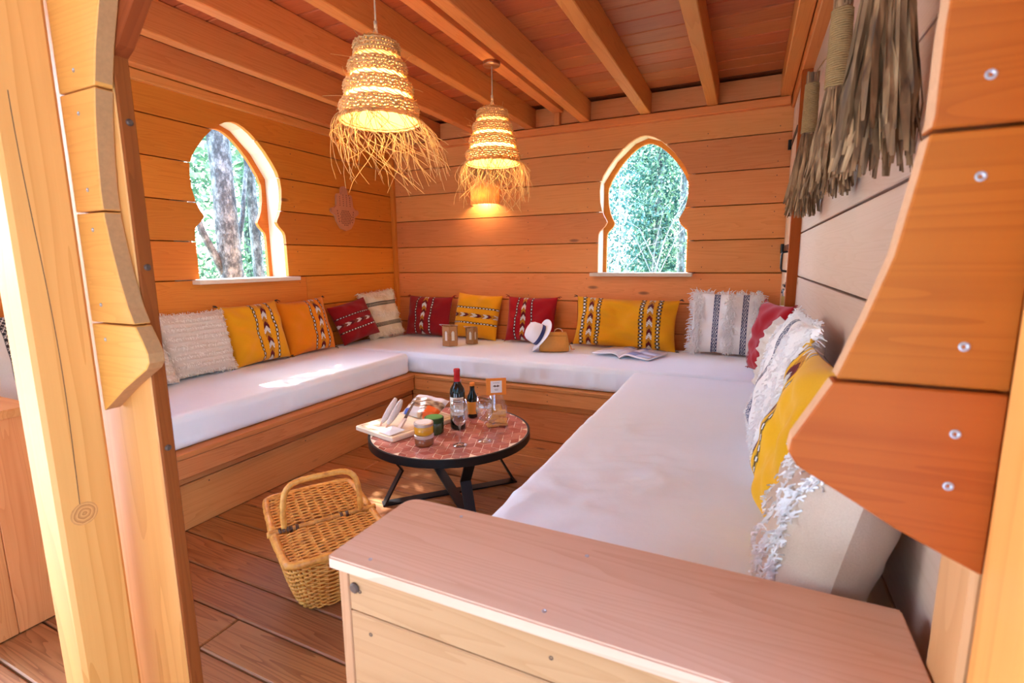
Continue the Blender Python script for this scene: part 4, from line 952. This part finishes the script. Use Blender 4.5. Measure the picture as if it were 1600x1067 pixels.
# ================================================================== lanterns, bag, hat, magazine on the far bench
M['driftwood'] = wood('weathered_lantern_wood', (.42, .22, .085), (.24, .11, .035), contrast=.5, knots=1.1)
M['frost'] = plain('frosted_glass', (.72, .68, .60), .35)
ZB = 0.5165
def lantern(x, y, r, h, rot, label):
    L = empty('wooden_lantern', (x, y, ZB), label, 'lantern', 'wooden lanterns on the far bench')
    s = r * 2 * math.sin(PI / 6); ap = r * math.cos(PI / 6)
    for k in range(6):
        a = rot + k * PI / 3; d = V((math.cos(a), math.sin(a), 0)); t = V((-d.y, d.x, 0)); m = frame(V((x, y, ZB)) + d * ap, t, (0, 0, 1))
        mb = MB(); w = s / 2 - .001; q = w * .42; z0, z1 = h * .28, h * .70
        mb.box((-w, 0, -.006), (-q, h, 0), m); mb.box((q, 0, -.006), (w, h, 0), m); mb.box((-q, 0, -.006), (q, z0, 0), m)
        mb.prism([(-q, z1), (-q, h), (q, h), (q, z1), (q * .5, z1 + .008), (0, z1 + .014), (-q * .5, z1 + .008)][::-1], -.006, 0, m)
        mb.build('side_panel', M['driftwood'], L, world=m); MB().box((-q - .002, z0 - .002, -.009), (q + .002, z1 + .014, -.0065), m).build('pane', M['frost'], L)
    MB().lathe([(r * .86, 0), (r * .86, .006)], (x, y, ZB), 6, m=None).build('base', M['driftwood'], L)
    hb = MB(); hb.tube([V((x, y, ZB + h)) + V((math.cos(rot + i), math.sin(rot + i), 0)) * (r * .95 if i in (0,) else r * .95) + V((0, 0, .0)) for i in (0, PI)][:1] + [V((x, y, ZB + h + .012)) + V((math.cos(rot), math.sin(rot), 0)) * r * 1.25, V((x, y, ZB + h + .004)) + V((math.cos(rot + PI), math.sin(rot + PI), 0)) * r * .95], .0022, 5)
    hb.build('wire_handle', M['tin'], L, True); return L
lantern(-2.045, 3.235, .064, .150, 3.6, 'larger hexagonal wooden lantern on the far bench'); lantern(-1.935, 3.375, .050, .125, 3.9, 'smaller hexagonal wooden lantern beside the larger one')
M['leather'] = plain('tan_leather', (.62, .27, .045), .5, grain=.12, gscale=60)
hbx = V((-1.225, 3.31, ZB)); hd_ = V((.90, .43, 0)).normalized(); mb_ = frame(hbx, hd_, (0, 0, 1))
hb = empty('handbag', hbx, 'tan leather handbag standing on the far bench', 'handbag')
def loft(levels, m, n=28, pw=.5):
    vs_, fs = [], []
    for z, a, b, cx, cy in levels:
        for k in range(n):
            t = 2 * PI * k / n; vs_.append(m @ V((cx + a * math.copysign(abs(math.cos(t)) ** pw, math.cos(t)), z, cy + b * math.copysign(abs(math.sin(t)) ** pw, math.sin(t)))))
    for i in range(len(levels) - 1): fs += [(i*n+k, (i+1)*n+k, (i+1)*n+(k+1)%n, i*n+(k+1)%n) for k in range(n)]
    fs += [tuple(range(n)), tuple((len(levels)-1)*n + k for k in range(n - 1, -1, -1))]
    mb = MB(); mb.add(vs_, fs); return mb
auto_smooth(loft([(0, .102, .040, 0, 0), (.006, .108, .045, 0, 0), (.05, .104, .044, .002, 0), (.095, .092, .034, .006, 0), (.128, .078, .018, .012, 0), (.134, .076, .014, .012, 0)], mb_).build('bag_body', M['leather'], hb), 50)
sw = MB(); sw.tube([mb_ @ V((-.070, .112, .0285)), mb_ @ V((.012, .111, .030)), mb_ @ V((.085, .110, .0285))], .0012, 5); sw.build('flap_seam', plain('dark_stitch', (.22, .08, .015), .8), hb)
hl = MB(); hl.tube([mb_ @ V((.030 + .030 * math.cos(a), .130 + .030 * math.sin(a), 0)) for a in np.linspace(0, PI, 14)], .0030, 6); hl.build('handle_ring', plain('pale_strap', (.62, .48, .36), .6), hb, True)
st = MB(); st.tube([mb_ @ V((.095, .06, 0)), mb_ @ V((.118, .035, -.005)), mb_ @ V((.125, .008, -.01)), mb_ @ V((.150, .004, -.03))], .0035, 6); st.build('strap', M['leather'], hb, True)
# panama hat leaning on the bag
M['hat'] = plain('white_straw_hat', (.80, .81, .86), .75, grain=.05, gscale=200)
ax_ = (V((-.72, -.50, .48))).normalized(); hc = V((-1.322, 3.302, ZB + .105)); mhat = frame(hc, ax_.orthogonal(), ax_.cross(ax_.orthogonal()))
ht = empty('panama_hat', (hc.x, hc.y, ZB), 'white straw hat with a navy ribbon leaning on the handbag', 'hat')
MB().lathe([(.074, .000), (.076, .02), (.074, .05), (.068, .085), (.055, .105), (.035, .112), (.012, .108), (.001, .106)], (0, 0, 0), 36, m=mhat, capbot=False).build('crown', M['hat'], ht, True)
MB().lathe([(.0770, .004), (.0785, .012), (.0775, .030), (.0765, .031)], (0, 0, 0), 36, m=mhat, captop=False, capbot=False).build('ribbon', plain('navy_ribbon', (.012, .022, .12), .5), ht, True)
bv = MB(); n = 40
for r, dz in ((.074, .001), (.095, -.004), (.118, -.004), (.128, .000), (.128, -.003), (.117, -.008), (.094, -.008), (.073, -.003)):
    for k in range(n): bv.v.append(tuple(mhat @ V((r * math.cos(2*PI*k/n), r * math.sin(2*PI*k/n), dz + (r - .07) * .22 * math.cos(4*PI*k/n)))))
bv.f = [(i*n+k, i*n+(k+1)%n, (i+1)*n+(k+1)%n, (i+1)*n+k) for i in range(7) for k in range(n)]
bv.build('brim', M['hat'], ht, True)
# open magazine
mg = empty('open_magazine', (-.70, 3.33, ZB), 'open magazine with blue pictures lying on the far mattress', 'magazine')
sd = V((.27, .96, 0)).normalized(); pd = V((.96, -.27, 0)).normalized(); mm = frame((-.735, 3.215, ZB), pd, sd)
M['page'] = plain('magazine_page', (.80, .80, .86), .35); M['pic'] = plain('blue_picture', (.22, .26, .50), .35); M['pic2'] = plain('grey_blue_picture', (.44, .48, .64), .35); M['pic3'] = plain('violet_picture', (.16, .15, .30), .35)
def page_z(a): return .004 + .020 * (max(0.0, abs(a)) / .05) ** .8 * math.exp(1 - abs(a) / .05) * 1.0 + .010 * min(1.0, abs(a) / .06)
def page(sgn, name, a0, a1, b0, b1, lift, mat, parent):
    n = 12; vs_ = []
    for i in range(n + 1):
        a = a0 + (a1 - a0) * i / n
        for b in (b0, b1): vs_.append(mm @ V((sgn * a, b, page_z(a) + lift)))
    k = len(vs_); vs_ += [v - V((0, 0, min(.009, .003 + .006) if lift < .0005 else .0002)) for v in vs_]
    fs = [(2*i, 2*i+2, 2*i+3, 2*i+1) for i in range(n)] + [(k+2*i, k+2*i+1, k+2*i+3, k+2*i+2) for i in range(n)] + [(2*i, k+2*i, k+2*i+2, 2*i+2) for i in range(n)] + [(2*i+1, 2*i+3, k+2*i+3, k+2*i+1) for i in range(n)] + [(0, 1, k+1, k), (2*n, k+2*n, k+2*n+1, 2*n+1)]
    return mesh(name, vs_, fs, mat, parent, None, True)
pl_ = page(-1, 'left_page', .0, .205, 0, .285, 0, M['page'], mg); pr_ = page(1, 'right_page', .0, .205, 0, .285, 0, M['page'], mg)
page(1, 'picture', .035, .110, .010, .120, .0010, M['pic'], pr_); page(1, 'picture', .112, .200, .010, .110, .0010, M['pic2'], pr_); page(1, 'picture', .08, .200, .125, .215, .0010, M['pic2'], pr_); page(1, 'picture', .02, .09, .225, .280, .0010, M['pic3'], pr_)
page(-1, 'picture', .02, .10, .235, .282, .0010, M['pic'], pl_); page(-1, 'picture', .03, .19, .03, .20, .0010, plain('pale_picture', (.66, .66, .76), .4), pl_)

# ================================================================== wicker picnic basket
s_ = NT('honey_wicker'); tc_ = s_.n('ShaderNodeTexCoord'); n_ = s_.noise(tc_.outputs['Object'], 35, 4, .6)
M['wicker'] = s_.set(Base_Color=s_.ramp(n_, [(.25, (.46, .155, .022)), (.5, (.76, .34, .055)), (.8, (.90, .50, .12))]), Roughness=.42, Specular_IOR_Level=.5)
M['wickerd'] = plain('dark_wicker', (.12, .05, .02), .5)
Uv = V((.528, .849, 0)); Vv = V((.849, -.528, 0)); BC = V((-1.318, 1.215, 0)); mbk = Matrix.Identity(4)
for i in range(3): mbk[i][0], mbk[i][1], mbk[i][3] = Vv[i], Uv[i], BC[i]
HB = .232
bk = empty('picnic_basket', BC, 'honey coloured wicker picnic basket with flap lids and an arched handle', 'basket')
def bsec(z, th, off=0.0):
    s = z / HB; A = .125 + .095 * s ** .8 + off; B = .105 + .062 * s ** .7 + off; e = .62
    c, sn = math.cos(th), math.sin(th); return V((A * math.copysign(abs(c) ** e, c), B * math.copysign(abs(sn) ** e, sn), z))
wv = MB(); NS = 44
for r in range(24):
    z = .010 + (HB - .022) * r / 23; path = []
    for k in range(NS * 2):
        th = 2 * PI * (k + .5) / (NS * 2); path.append(mbk @ bsec(z + .0006 * math.sin(k), th, .0036 * (1 if ((k // 2 + r) % 2) else -1)))
    wv.tube(path, .0038, 5, closed=True)
o = wv.build('woven_body', M['wicker'], bk, True); o['kind'] = 'stuff'
sk = MB()
for k in range(NS):
    th = 2 * PI * (k + .25) / NS; sk.tube([mbk @ bsec(z, th) for z in np.linspace(.004, HB, 7)], .0030, 4)
o = sk.build('stakes', M['wicker'], bk, True); o['kind'] = 'stuff'
bs = MB(); bs.add([mbk @ bsec(.006, 2*PI*k/40, -.004) for k in range(40)], [tuple(range(40))]); bs.build('base_panel', M['wicker'], bk)
rm = MB()
for dz, rr in ((0, .0085), (-.013, .006)): rm.tube([mbk @ (bsec(HB + dz, 2*PI*k/60, .003) + V((0, 0, .001 * math.sin(k * 3)))) for k in range(60)], [rr * (1 + .10 * math.sin(k * 2.7)) for k in range(60)], 7, closed=True)
rm.build('rim', M['wicker'], bk, True)
def lid(sgn, tilt, Lg, Wd):
    """flap hinged on the crossbar"""
    mt = mbk @ Matrix.Translation(V((sgn * .018, 0, HB + .012))) @ Matrix.Rotation(-sgn * math.radians(tilt), 4, 'Y')
    mb = MB(); n = 22
    for r in range(n):
        a = .012 + (Lg - .024) * r / (n - 1); w = Wd * (1 - .10 * (a / Lg) ** 3)
        mb.tube([mt @ V((sgn * a, -w + 2 * w * k / 30, .006 * math.sin(PI * k / 30) + .0036 * math.sin(k * PI * 5 / 15 + (PI if r % 2 else 0)))) for k in range(31)], .0040, 4)
    l = mb.build('lid', M['wicker'], bk, True)
    rb = MB()
    for k in range(11):
        b = -Wd + 2 * Wd * (k + .5) / 11; rb.tube([mt @ V((sgn * a, b * (1 - .10 * (a / Lg) ** 3), .006 * math.sin(PI * (k + .5) / 11))) for a in np.linspace(0, Lg, 8)], .0028, 4)
    rb.build('ribs', M['wicker'], l, True)
    P = []
    for k in range(33):
        s = k / 32
        if s < .3: P.append((s / .3 * (Lg - .04), -Wd))
        elif s > .7: P.append(((1 - s) / .3 * (Lg - .04), Wd))
        else:
            t = (s - .3) / .4; a = -PI / 2 + PI * t; P.append((Lg - .04 + .04 * abs(math.cos(a)) ** .5, Wd * math.copysign(min(1, abs(math.sin(a)) ** .35), math.sin(a))))
    eg = MB(); eg.tube([mt @ V((sgn * a, b * (1 - .06 * (a / Lg) ** 3), .001)) for a, b in P], [.0125 * (1 + .09 * math.sin(k * 2.9)) for k in range(33)], 7); eg.build('lid_rim', M['wicker'], l, True)
lid(1, -1.0, .215, .165); lid(-1, 3.0, .250, .165)
cbm = MB(); cbm.tube([mbk @ V((0, -.185 + .37 * k / 40, HB + .014)) for k in range(41)], [.0105 * (1 + .10 * math.sin(k * 2.6)) for k in range(41)], 8); cbm.build('crossbar', M['wicker'], bk, True)
dk = MB()
for b in (-.115, -.095, .055, .075): dk.tube([mbk @ V((0, b, HB + .014)), mbk @ V((0, b + .010, HB + .014))], .0118, 8)
dk.build('dark_binding', M['wickerd'], bk, True)
kb = MB()
for i in range(3):
    for j in range(3): 
        p = mbk @ V((.024 - .010 * i, -.145 + .012 * j, HB + .024)); kb.lathe([(.001, -.004), (.005, -.002), (.0055, .001), (.003, .004), (.0005, .005)], p, 8)
kb.build('knot_clasp', M['wickerd'], bk, True)
hp_ = []
Hh, hwid = .165, .130
for k in range(41):
    t = k / 40; a = PI * (1 - t); e = .42; hp_.append(mbk @ V((.018 * math.sin(a) * -1.0, hwid * math.copysign(abs(math.cos(a)) ** e, math.cos(a)), HB + .010 + Hh * abs(math.sin(a)) ** e)))
hh = []; 
for p, q in zip(hp_, hp_[1:]):
    n = max(1, int((q - p).length / .006)); hh += [p.lerp(q, i / n) for i in range(n)]
hh.append(hp_[-1]); ha = MB(); ha.tube(hh, [.0105 * (1 + .07 * math.sin(k * 2.4)) for k in range(len(hh))], 8); ha.build('handle', M['wicker'], bk, True)

# ================================================================== palm brooms hanging on the right wall
s_ = NT('dried_palm'); tc_ = s_.n('ShaderNodeTexCoord'); n_ = s_.noise(s_.vmath('MULTIPLY', tc_.outputs['Object'], (60, 60, 6)), 1.0, 3); M['palm'] = s_.set(Base_Color=s_.ramp(n_, [(.3, (.055, .025, .010)), (.5, (.21, .105, .040)), (.72, (.44, .26, .12))]), Roughness=.7)
M['rope'] = plain('straw_rope', (.30, .18, .065), .85, grain=.35, gscale=160)
def broom(label, x, y, ztop, zneck, zbot, rh, spread, seed, flat_=.55):
    R = np.random.default_rng(seed); b = empty('palm_broom', (XR, y, zbot), label, 'broom', 'dried palm brooms on the right wall')
    hd = MB(); n = int((ztop - zneck) / .0052)
    for k in range(n):
        z = zneck + (ztop - zneck) * k / n; r = rh * (1 - .12 * (k / n)); hd.tube([(x + r * math.cos(2*PI*i/14), y + r * math.sin(2*PI*i/14), z + .0012 * math.sin(i * 1.7 + k)) for i in range(14)], .0036, 4, closed=True)
    hd.build('bound_handle', M['rope'], b, True)
    co = MB(); co.lathe([(rh * .93, zneck - .01), (rh * .82, ztop + .004)], (x, y, 0), 12)
    for k in range(14): co.tube([(x + rh * .7 * math.cos(k * .45), y + rh * .7 * math.sin(k * .45), ztop), (x + rh * .75 * math.cos(k * .45), y + rh * .75 * math.sin(k * .45), ztop + .025 + .02 * R.random())], .0042, 5)
    co.build('stalk_core', M['palm'], b)
    hg = MB(); hg.tube([(x, y, ztop + .02), (x + .03, y, ztop + .07), (XR - .002, y, ztop + .10)], .002, 5); hg.build('hanging_string', M['rope'], b)
    br = MB()
    for k in range(230):
        a = R.random() * 2 * PI; q = R.random() ** .5; l = 1 - .22 * R.random()
        ex_ = spread * q * math.cos(a) * flat_; ey_ = spread * q * math.sin(a); path = []
        for i in range(6):
            s = i / 5; w = s ** 1.15
            px = x + rh * .8 * q * math.cos(a) * (1 - s) + ex_ * w + R.normal(0, .004) * s; py = y + rh * .8 * q * math.sin(a) * (1 - s) + ey_ * w + R.normal(0, .006) * s
            path.append(V((min(px, XR - .006), py, zneck + .012 - (zneck - zbot) * l * s)))
        wd = .0022 + .0030 * R.random(); ta = R.random() * PI; dv = V((math.cos(ta), math.sin(ta), 0)) * wd; th = V((-dv.y, dv.x, 0)) * .25
        vs_ = []
        for i, p in enumerate(path):
            g = (.5 + .9 * min(1, i / 2)) * (1 if i < 5 else .45); vs_ += [p - dv * g, p + th * g, p + dv * g]
        br.add(vs_, [f_ for i in range(5) for f_ in ((3*i, 3*i+1, 3*i+4, 3*i+3), (3*i+1, 3*i+2, 3*i+5, 3*i+4), (3*i+2, 3*i, 3*i+3, 3*i+5))])
    o = br.build('palm_strands', M['palm'], b); o['kind'] = 'stuff'; return b
broom('wide palm broom nearest the carved boards', .162, 0.965, 1.70, 1.60, 1.262, .030, .090, 21, .62)
broom('palm broom with a rope bound handle, middle of the three', .172, 1.56, 1.755, 1.575, 1.295, .024, .080, 22, .75)
broom('palm broom with a short handle next to the door', .175, 2.28, 1.795, 1.620, 1.295, .024, .085, 23, .75)
# ================================================================== outside: ground and trees
s_ = NT('forest_ground'); tc_ = s_.n('ShaderNodeTexCoord'); n_ = s_.noise(tc_.outputs['Object'], 2.0, 6, .65)
M['ground'] = s_.set(Base_Color=s_.ramp(n_, [(.3, (.10, .13, .05)), (.5, (.20, .22, .09)), (.75, (.36, .32, .20))]), Roughness=.95)
gd = MB(); gd.box((-40, -40, -.40), (40, 40, -.30)); tag(gd.build('ground', M['ground'], None), 'grassy forest floor around the cabin', None, None, 'structure')
tr = MB(); tr.box((-9, -12, -.30), (9, -.36, -.12)); tag(tr.build('bounce_terrace', plain('bounce_gravel', (.46, .49, .53), .9, grain=.15, gscale=30), None), 'unseen pale terrace added in front to bounce light into the cabin', None, None, 'structure')  # unseen pale ground added to throw light into the open front
s_ = NT('lichen_bark'); tc_ = s_.n('ShaderNodeTexCoord'); p_ = s_.vmath('MULTIPLY', tc_.outputs['Object'], (1, 1, .55)); n1_ = s_.noise(p_, 14, 6, .75); n2_ = s_.noise(p_, 34, 4, .7)
c_ = s_.ramp(n1_, [(.34, (.025, .030, .028)), (.46, (.095, .11, .10)), (.55, (.26, .30, .27)), (.70, (.42, .47, .41))]); s_.bump(n2_, .8, .02)
M['bark'] = s_.set(Base_Color=s_.mix(s_.ramp(n2_, [(.4, 0.0), (.65, .7)]), c_, (.045, .055, .05)), Roughness=.9)
def leafmat(name, a, b, c):
    s = NT(name); g = s.n('ShaderNodeNewGeometry'); rnd = g.outputs['Random Per Island']
    col = s.ramp(rnd, [(0, a), (.5, b), (1, c)]); s.set(Base_Color=col, Roughness=.55)
    tr = s.n('ShaderNodeBsdfTranslucent'); s.l(col, tr.inputs[0]); mx = s.n('ShaderNodeMixShader'); mx.inputs[0].default_value = .45
    s.l(s.b.outputs[0], mx.inputs[1]); s.l(tr.outputs[0], mx.inputs[2]); s.l(mx.outputs[0], s.out.inputs[0]); return s.mat
M['leaf'] = leafmat('teal_leaves', (.02, .09, .075), (.07, .21, .18), (.26, .40, .34)); M['leaf2'] = leafmat('fresh_green_leaves', (.04, .11, .05), (.12, .23, .12), (.30, .40, .24)); M['leaf3'] = leafmat('dark_green_leaves', (.010, .045, .028), (.03, .10, .065), (.08, .20, .13))
def leaves(boxes, n, size, seed, mat, parent):
    """n leaf blades scattered in soft clumps: boxes = (centre, radii)"""
    R = np.random.default_rng(seed); k = R.integers(0, len(boxes), n); C = np.array([b[0] for b in boxes])[k]; S = np.array([b[1] for b in boxes])[k]
    d = R.normal(size=(n, 3)); d /= np.linalg.norm(d, axis=1)[:, None]; c = C + d * (R.random(n) ** .45)[:, None] * S
    u = R.normal(size=(n, 3)); u /= np.linalg.norm(u, axis=1)[:, None]; w = np.cross(u, R.normal(size=(n, 3))); w /= np.linalg.norm(w, axis=1)[:, None]
    L = (size * (.6 + .8 * R.random(n)))[:, None]; nn = np.cross(u, w)
    P = np.stack([c - u * L, c + w * L * .42 + nn * L * .12, c + u * L, c - w * L * .42 + nn * L * .12], 1).reshape(-1, 3)
    me = bpy.data.meshes.new('foliage'); me.vertices.add(len(P)); me.vertices.foreach_set('co', P.astype(np.float32).ravel()); F = np.arange(len(P), dtype=np.int32)
    me.loops.add(len(F)); me.loops.foreach_set('vertex_index', F); me.polygons.add(n); me.polygons.foreach_set('loop_start', np.arange(0, len(F), 4, dtype=np.int32)); me.update(calc_edges=True)
    o = link_mesh('foliage', me, mat, parent); o['kind'] = 'stuff'; return o
def trunk(mb, pts, r0, r1, n=12, seed=0):
    pts = [V(p) for p in pts]; N = 18; path, rr = [], []
    for i in range(N + 1):
        t = i / N * (len(pts) - 1); k = min(int(t), len(pts) - 2); p = pts[k].lerp(pts[k+1], t - k)
        path.append(p + V((noise.noise(p * .9 + V((seed, 0, 0))), noise.noise(p * .9 + V((0, seed, 0))), 0)) * r0 * .22); rr.append((r0 + (r1 - r0) * i / N) * (1 + .07 * noise.noise(p * 3)))
    mb.tube(path, rr, n)
def tree(label, base, r, height, seed, branches=(), crown=(), nleaf=0, leaf='leaf', size=.09, lean=(0, 0), group='trees outside the windows'):
    t = empty('tree', base, label, 'tree', group); b = V(base); mb = MB(); trunk(mb, [b, b + V((lean[0] * .4, lean[1] * .4, height * .45)), b + V((lean[0], lean[1], height))], r, r * .55, 16, seed); mb.build('trunk', M['bark'], t, True)
    for i, (p0, p1, p2, rb) in enumerate(branches):
        q = MB(); trunk(q, [p0, p1, p2], rb, rb * .5, 9, seed + i); q.build('branch', M['bark'], t, True)
    if nleaf: leaves(crown, nleaf, size, seed, M[leaf], t)
    return t
# seen through the left window
tree('thick grey lichen covered trunk behind the left window', (-4.50, 3.245, -.32), .120, 5.5, 1, [((-4.5, 3.20, 1.0), (-4.55, 3.03, 1.45), (-4.70, 2.90, 2.3), .040), ((-4.55, 3.33, 1.15), (-4.6, 3.50, 1.60), (-4.7, 3.70, 2.3), .032)],
     [((-4.95, 2.72, 3.50), (.45, .50, .18)), ((-4.6, 2.9, 3.1), (.4, .4, .3)), ((-5.2, 3.4, 2.4), (.8, .7, .4))], 1500, 'leaf2', .055)  # first clump is unseen, added across the sun's path to dapple it
tree('slimmer grey trunk at the right of the left window', (-4.80, 3.80, -.32), .062, 5.5, 2, [], [((-5.4, 4.4, 3.4), (1.0, 1.0, .8))], 700, 'leaf2', .055, lean=(.0, -.03))
for i, (x, y_, r_, h_) in enumerate([(-8.5, 5.2, .09, 6), (-9.6, 7.4, .11, 7), (-7.2, 6.8, .06, 6), (-10.5, 5.0, .12, 7), (-8.0, 4.0, .07, 6)]):
    tree('pale woodland tree number %s beyond the left window' % ('one two three four five'.split()[i]) if False else ['slim sunlit tree far beyond the left window', 'leafy tree deepest in the wood beyond the left window', 'thin young tree between the trunks beyond the left window', 'stout leafy tree at the far left of the wood', 'low bushy tree at the left edge of the left window'][i], (x, y_, -.32), r_, h_, 20 + i, [],
         [((x, y_, 1.0), (1.1, 1.1, .9)), ((x + .3, y_ + .3, 2.6), (1.3, 1.3, 1.0)), ((x - .4, y_ - .3, 3.4), (1.2, 1.2, .8))], 4200, 'leaf2', .060)
# seen through the far window
spots = [(-1.95, 7.0, .05, 'leaf'), (-1.25, 7.6, .07, 'leaf3'), (-.75, 6.6, .045, 'leaf2'), (-2.6, 8.6, .08, 'leaf'), (-1.6, 9.4, .10, 'leaf3'), (-.4, 8.9, .09, 'leaf3'), (-3.2, 10.6, .10, 'leaf3'), (-1.0, 11.2, .11, 'leaf2'), (.4, 10.2, .10, 'leaf3'), (-2.2, 12.4, .12, 'leaf')]
labs = ['slender tree close outside the far window, left side', 'ivy clad dark tree in the middle of the far window', 'slender tree close outside the far window, right side', 'leafy tree behind the left side of the far window', 'tall dark tree deep behind the far window', 'leafy tree at the right edge of the far window', 'dark tree far back on the left of the far window', 'pale leafy tree far back behind the far window', 'dark tree far back on the right of the far window', 'furthest pale tree behind the far window']
for i, ((x, y_, r_, lf), lab) in enumerate(zip(spots, labs)):
    cr = [((x, y_, .6), (.9, .7, .8)), ((x + .2, y_ + .2, 1.7), (.9, .7, .8)), ((x - .2, y_, 2.6), (1.0, .8, .8)), ((x + .1, y_ + .3, 3.4), (1.1, .9, .3))] if lf != 'leaf3' else [((x, y_, 1.0), (.45, .45, 1.2)), ((x, y_, 2.5), (.5, .5, 1.1))]
    tree(lab, (x, y_, -.32), r_, 6.5, 40 + i, [], cr, 6500 if lf != 'leaf3' else 5500, lf, .030 if y_ < 8 else .045, lean=(.1 * math.sin(i * 2), 0))
# dry pale twigs arching across the far window
tg = MB(); R9 = np.random.default_rng(9)
for k in range(26):
    x = -2.4 + 2.2 * R9.random(); y_ = 5.6 + 1.2 * R9.random(); a = V((x, y_, -.3)); dx = R9.normal(0, .7)
    tg.tube([a, a + V((dx * .2, 0, .9)), a + V((dx * .6, .1, 1.5 + .4 * R9.random())), a + V((dx * 1.3, .1, 1.75 + .8 * R9.random()))], [.008, .007, .005, .003], 4)
tw = tg.build('dry_twigs', plain('pale_twig', (.22, .23, .21), .9), None); tag(tw, 'tangle of pale dry twigs outside the far window', 'twigs', None, 'stuff')

# unseen trees added behind the viewer to cut light on the cabin front
for i, (x, y_) in enumerate([(-9.5, -4.6), (-6.6, -5.8), (-4.2, -5.2), (-1.6, -5.9), (0.9, -5.3), (3.4, -5.9), (6.0, -4.8), (7.5, -2.2)]):
    t = tree(['', '', '', '', '', '', '', ''][i] or 'unseen tree added behind the viewer to shade the cabin front', (x, y_, -.32), .12, 6.0, 70 + i, [],
         [((x, y_, .9), (1.5, 1.0, 1.3)), ((x + .4, y_ - .3, 2.6), (1.7, 1.1, 1.3)), ((x - .3, y_, 4.3), (1.6, 1.1, 1.2))], 3600, 'leaf3', .13, group='unseen trees added to shade the cabin front')
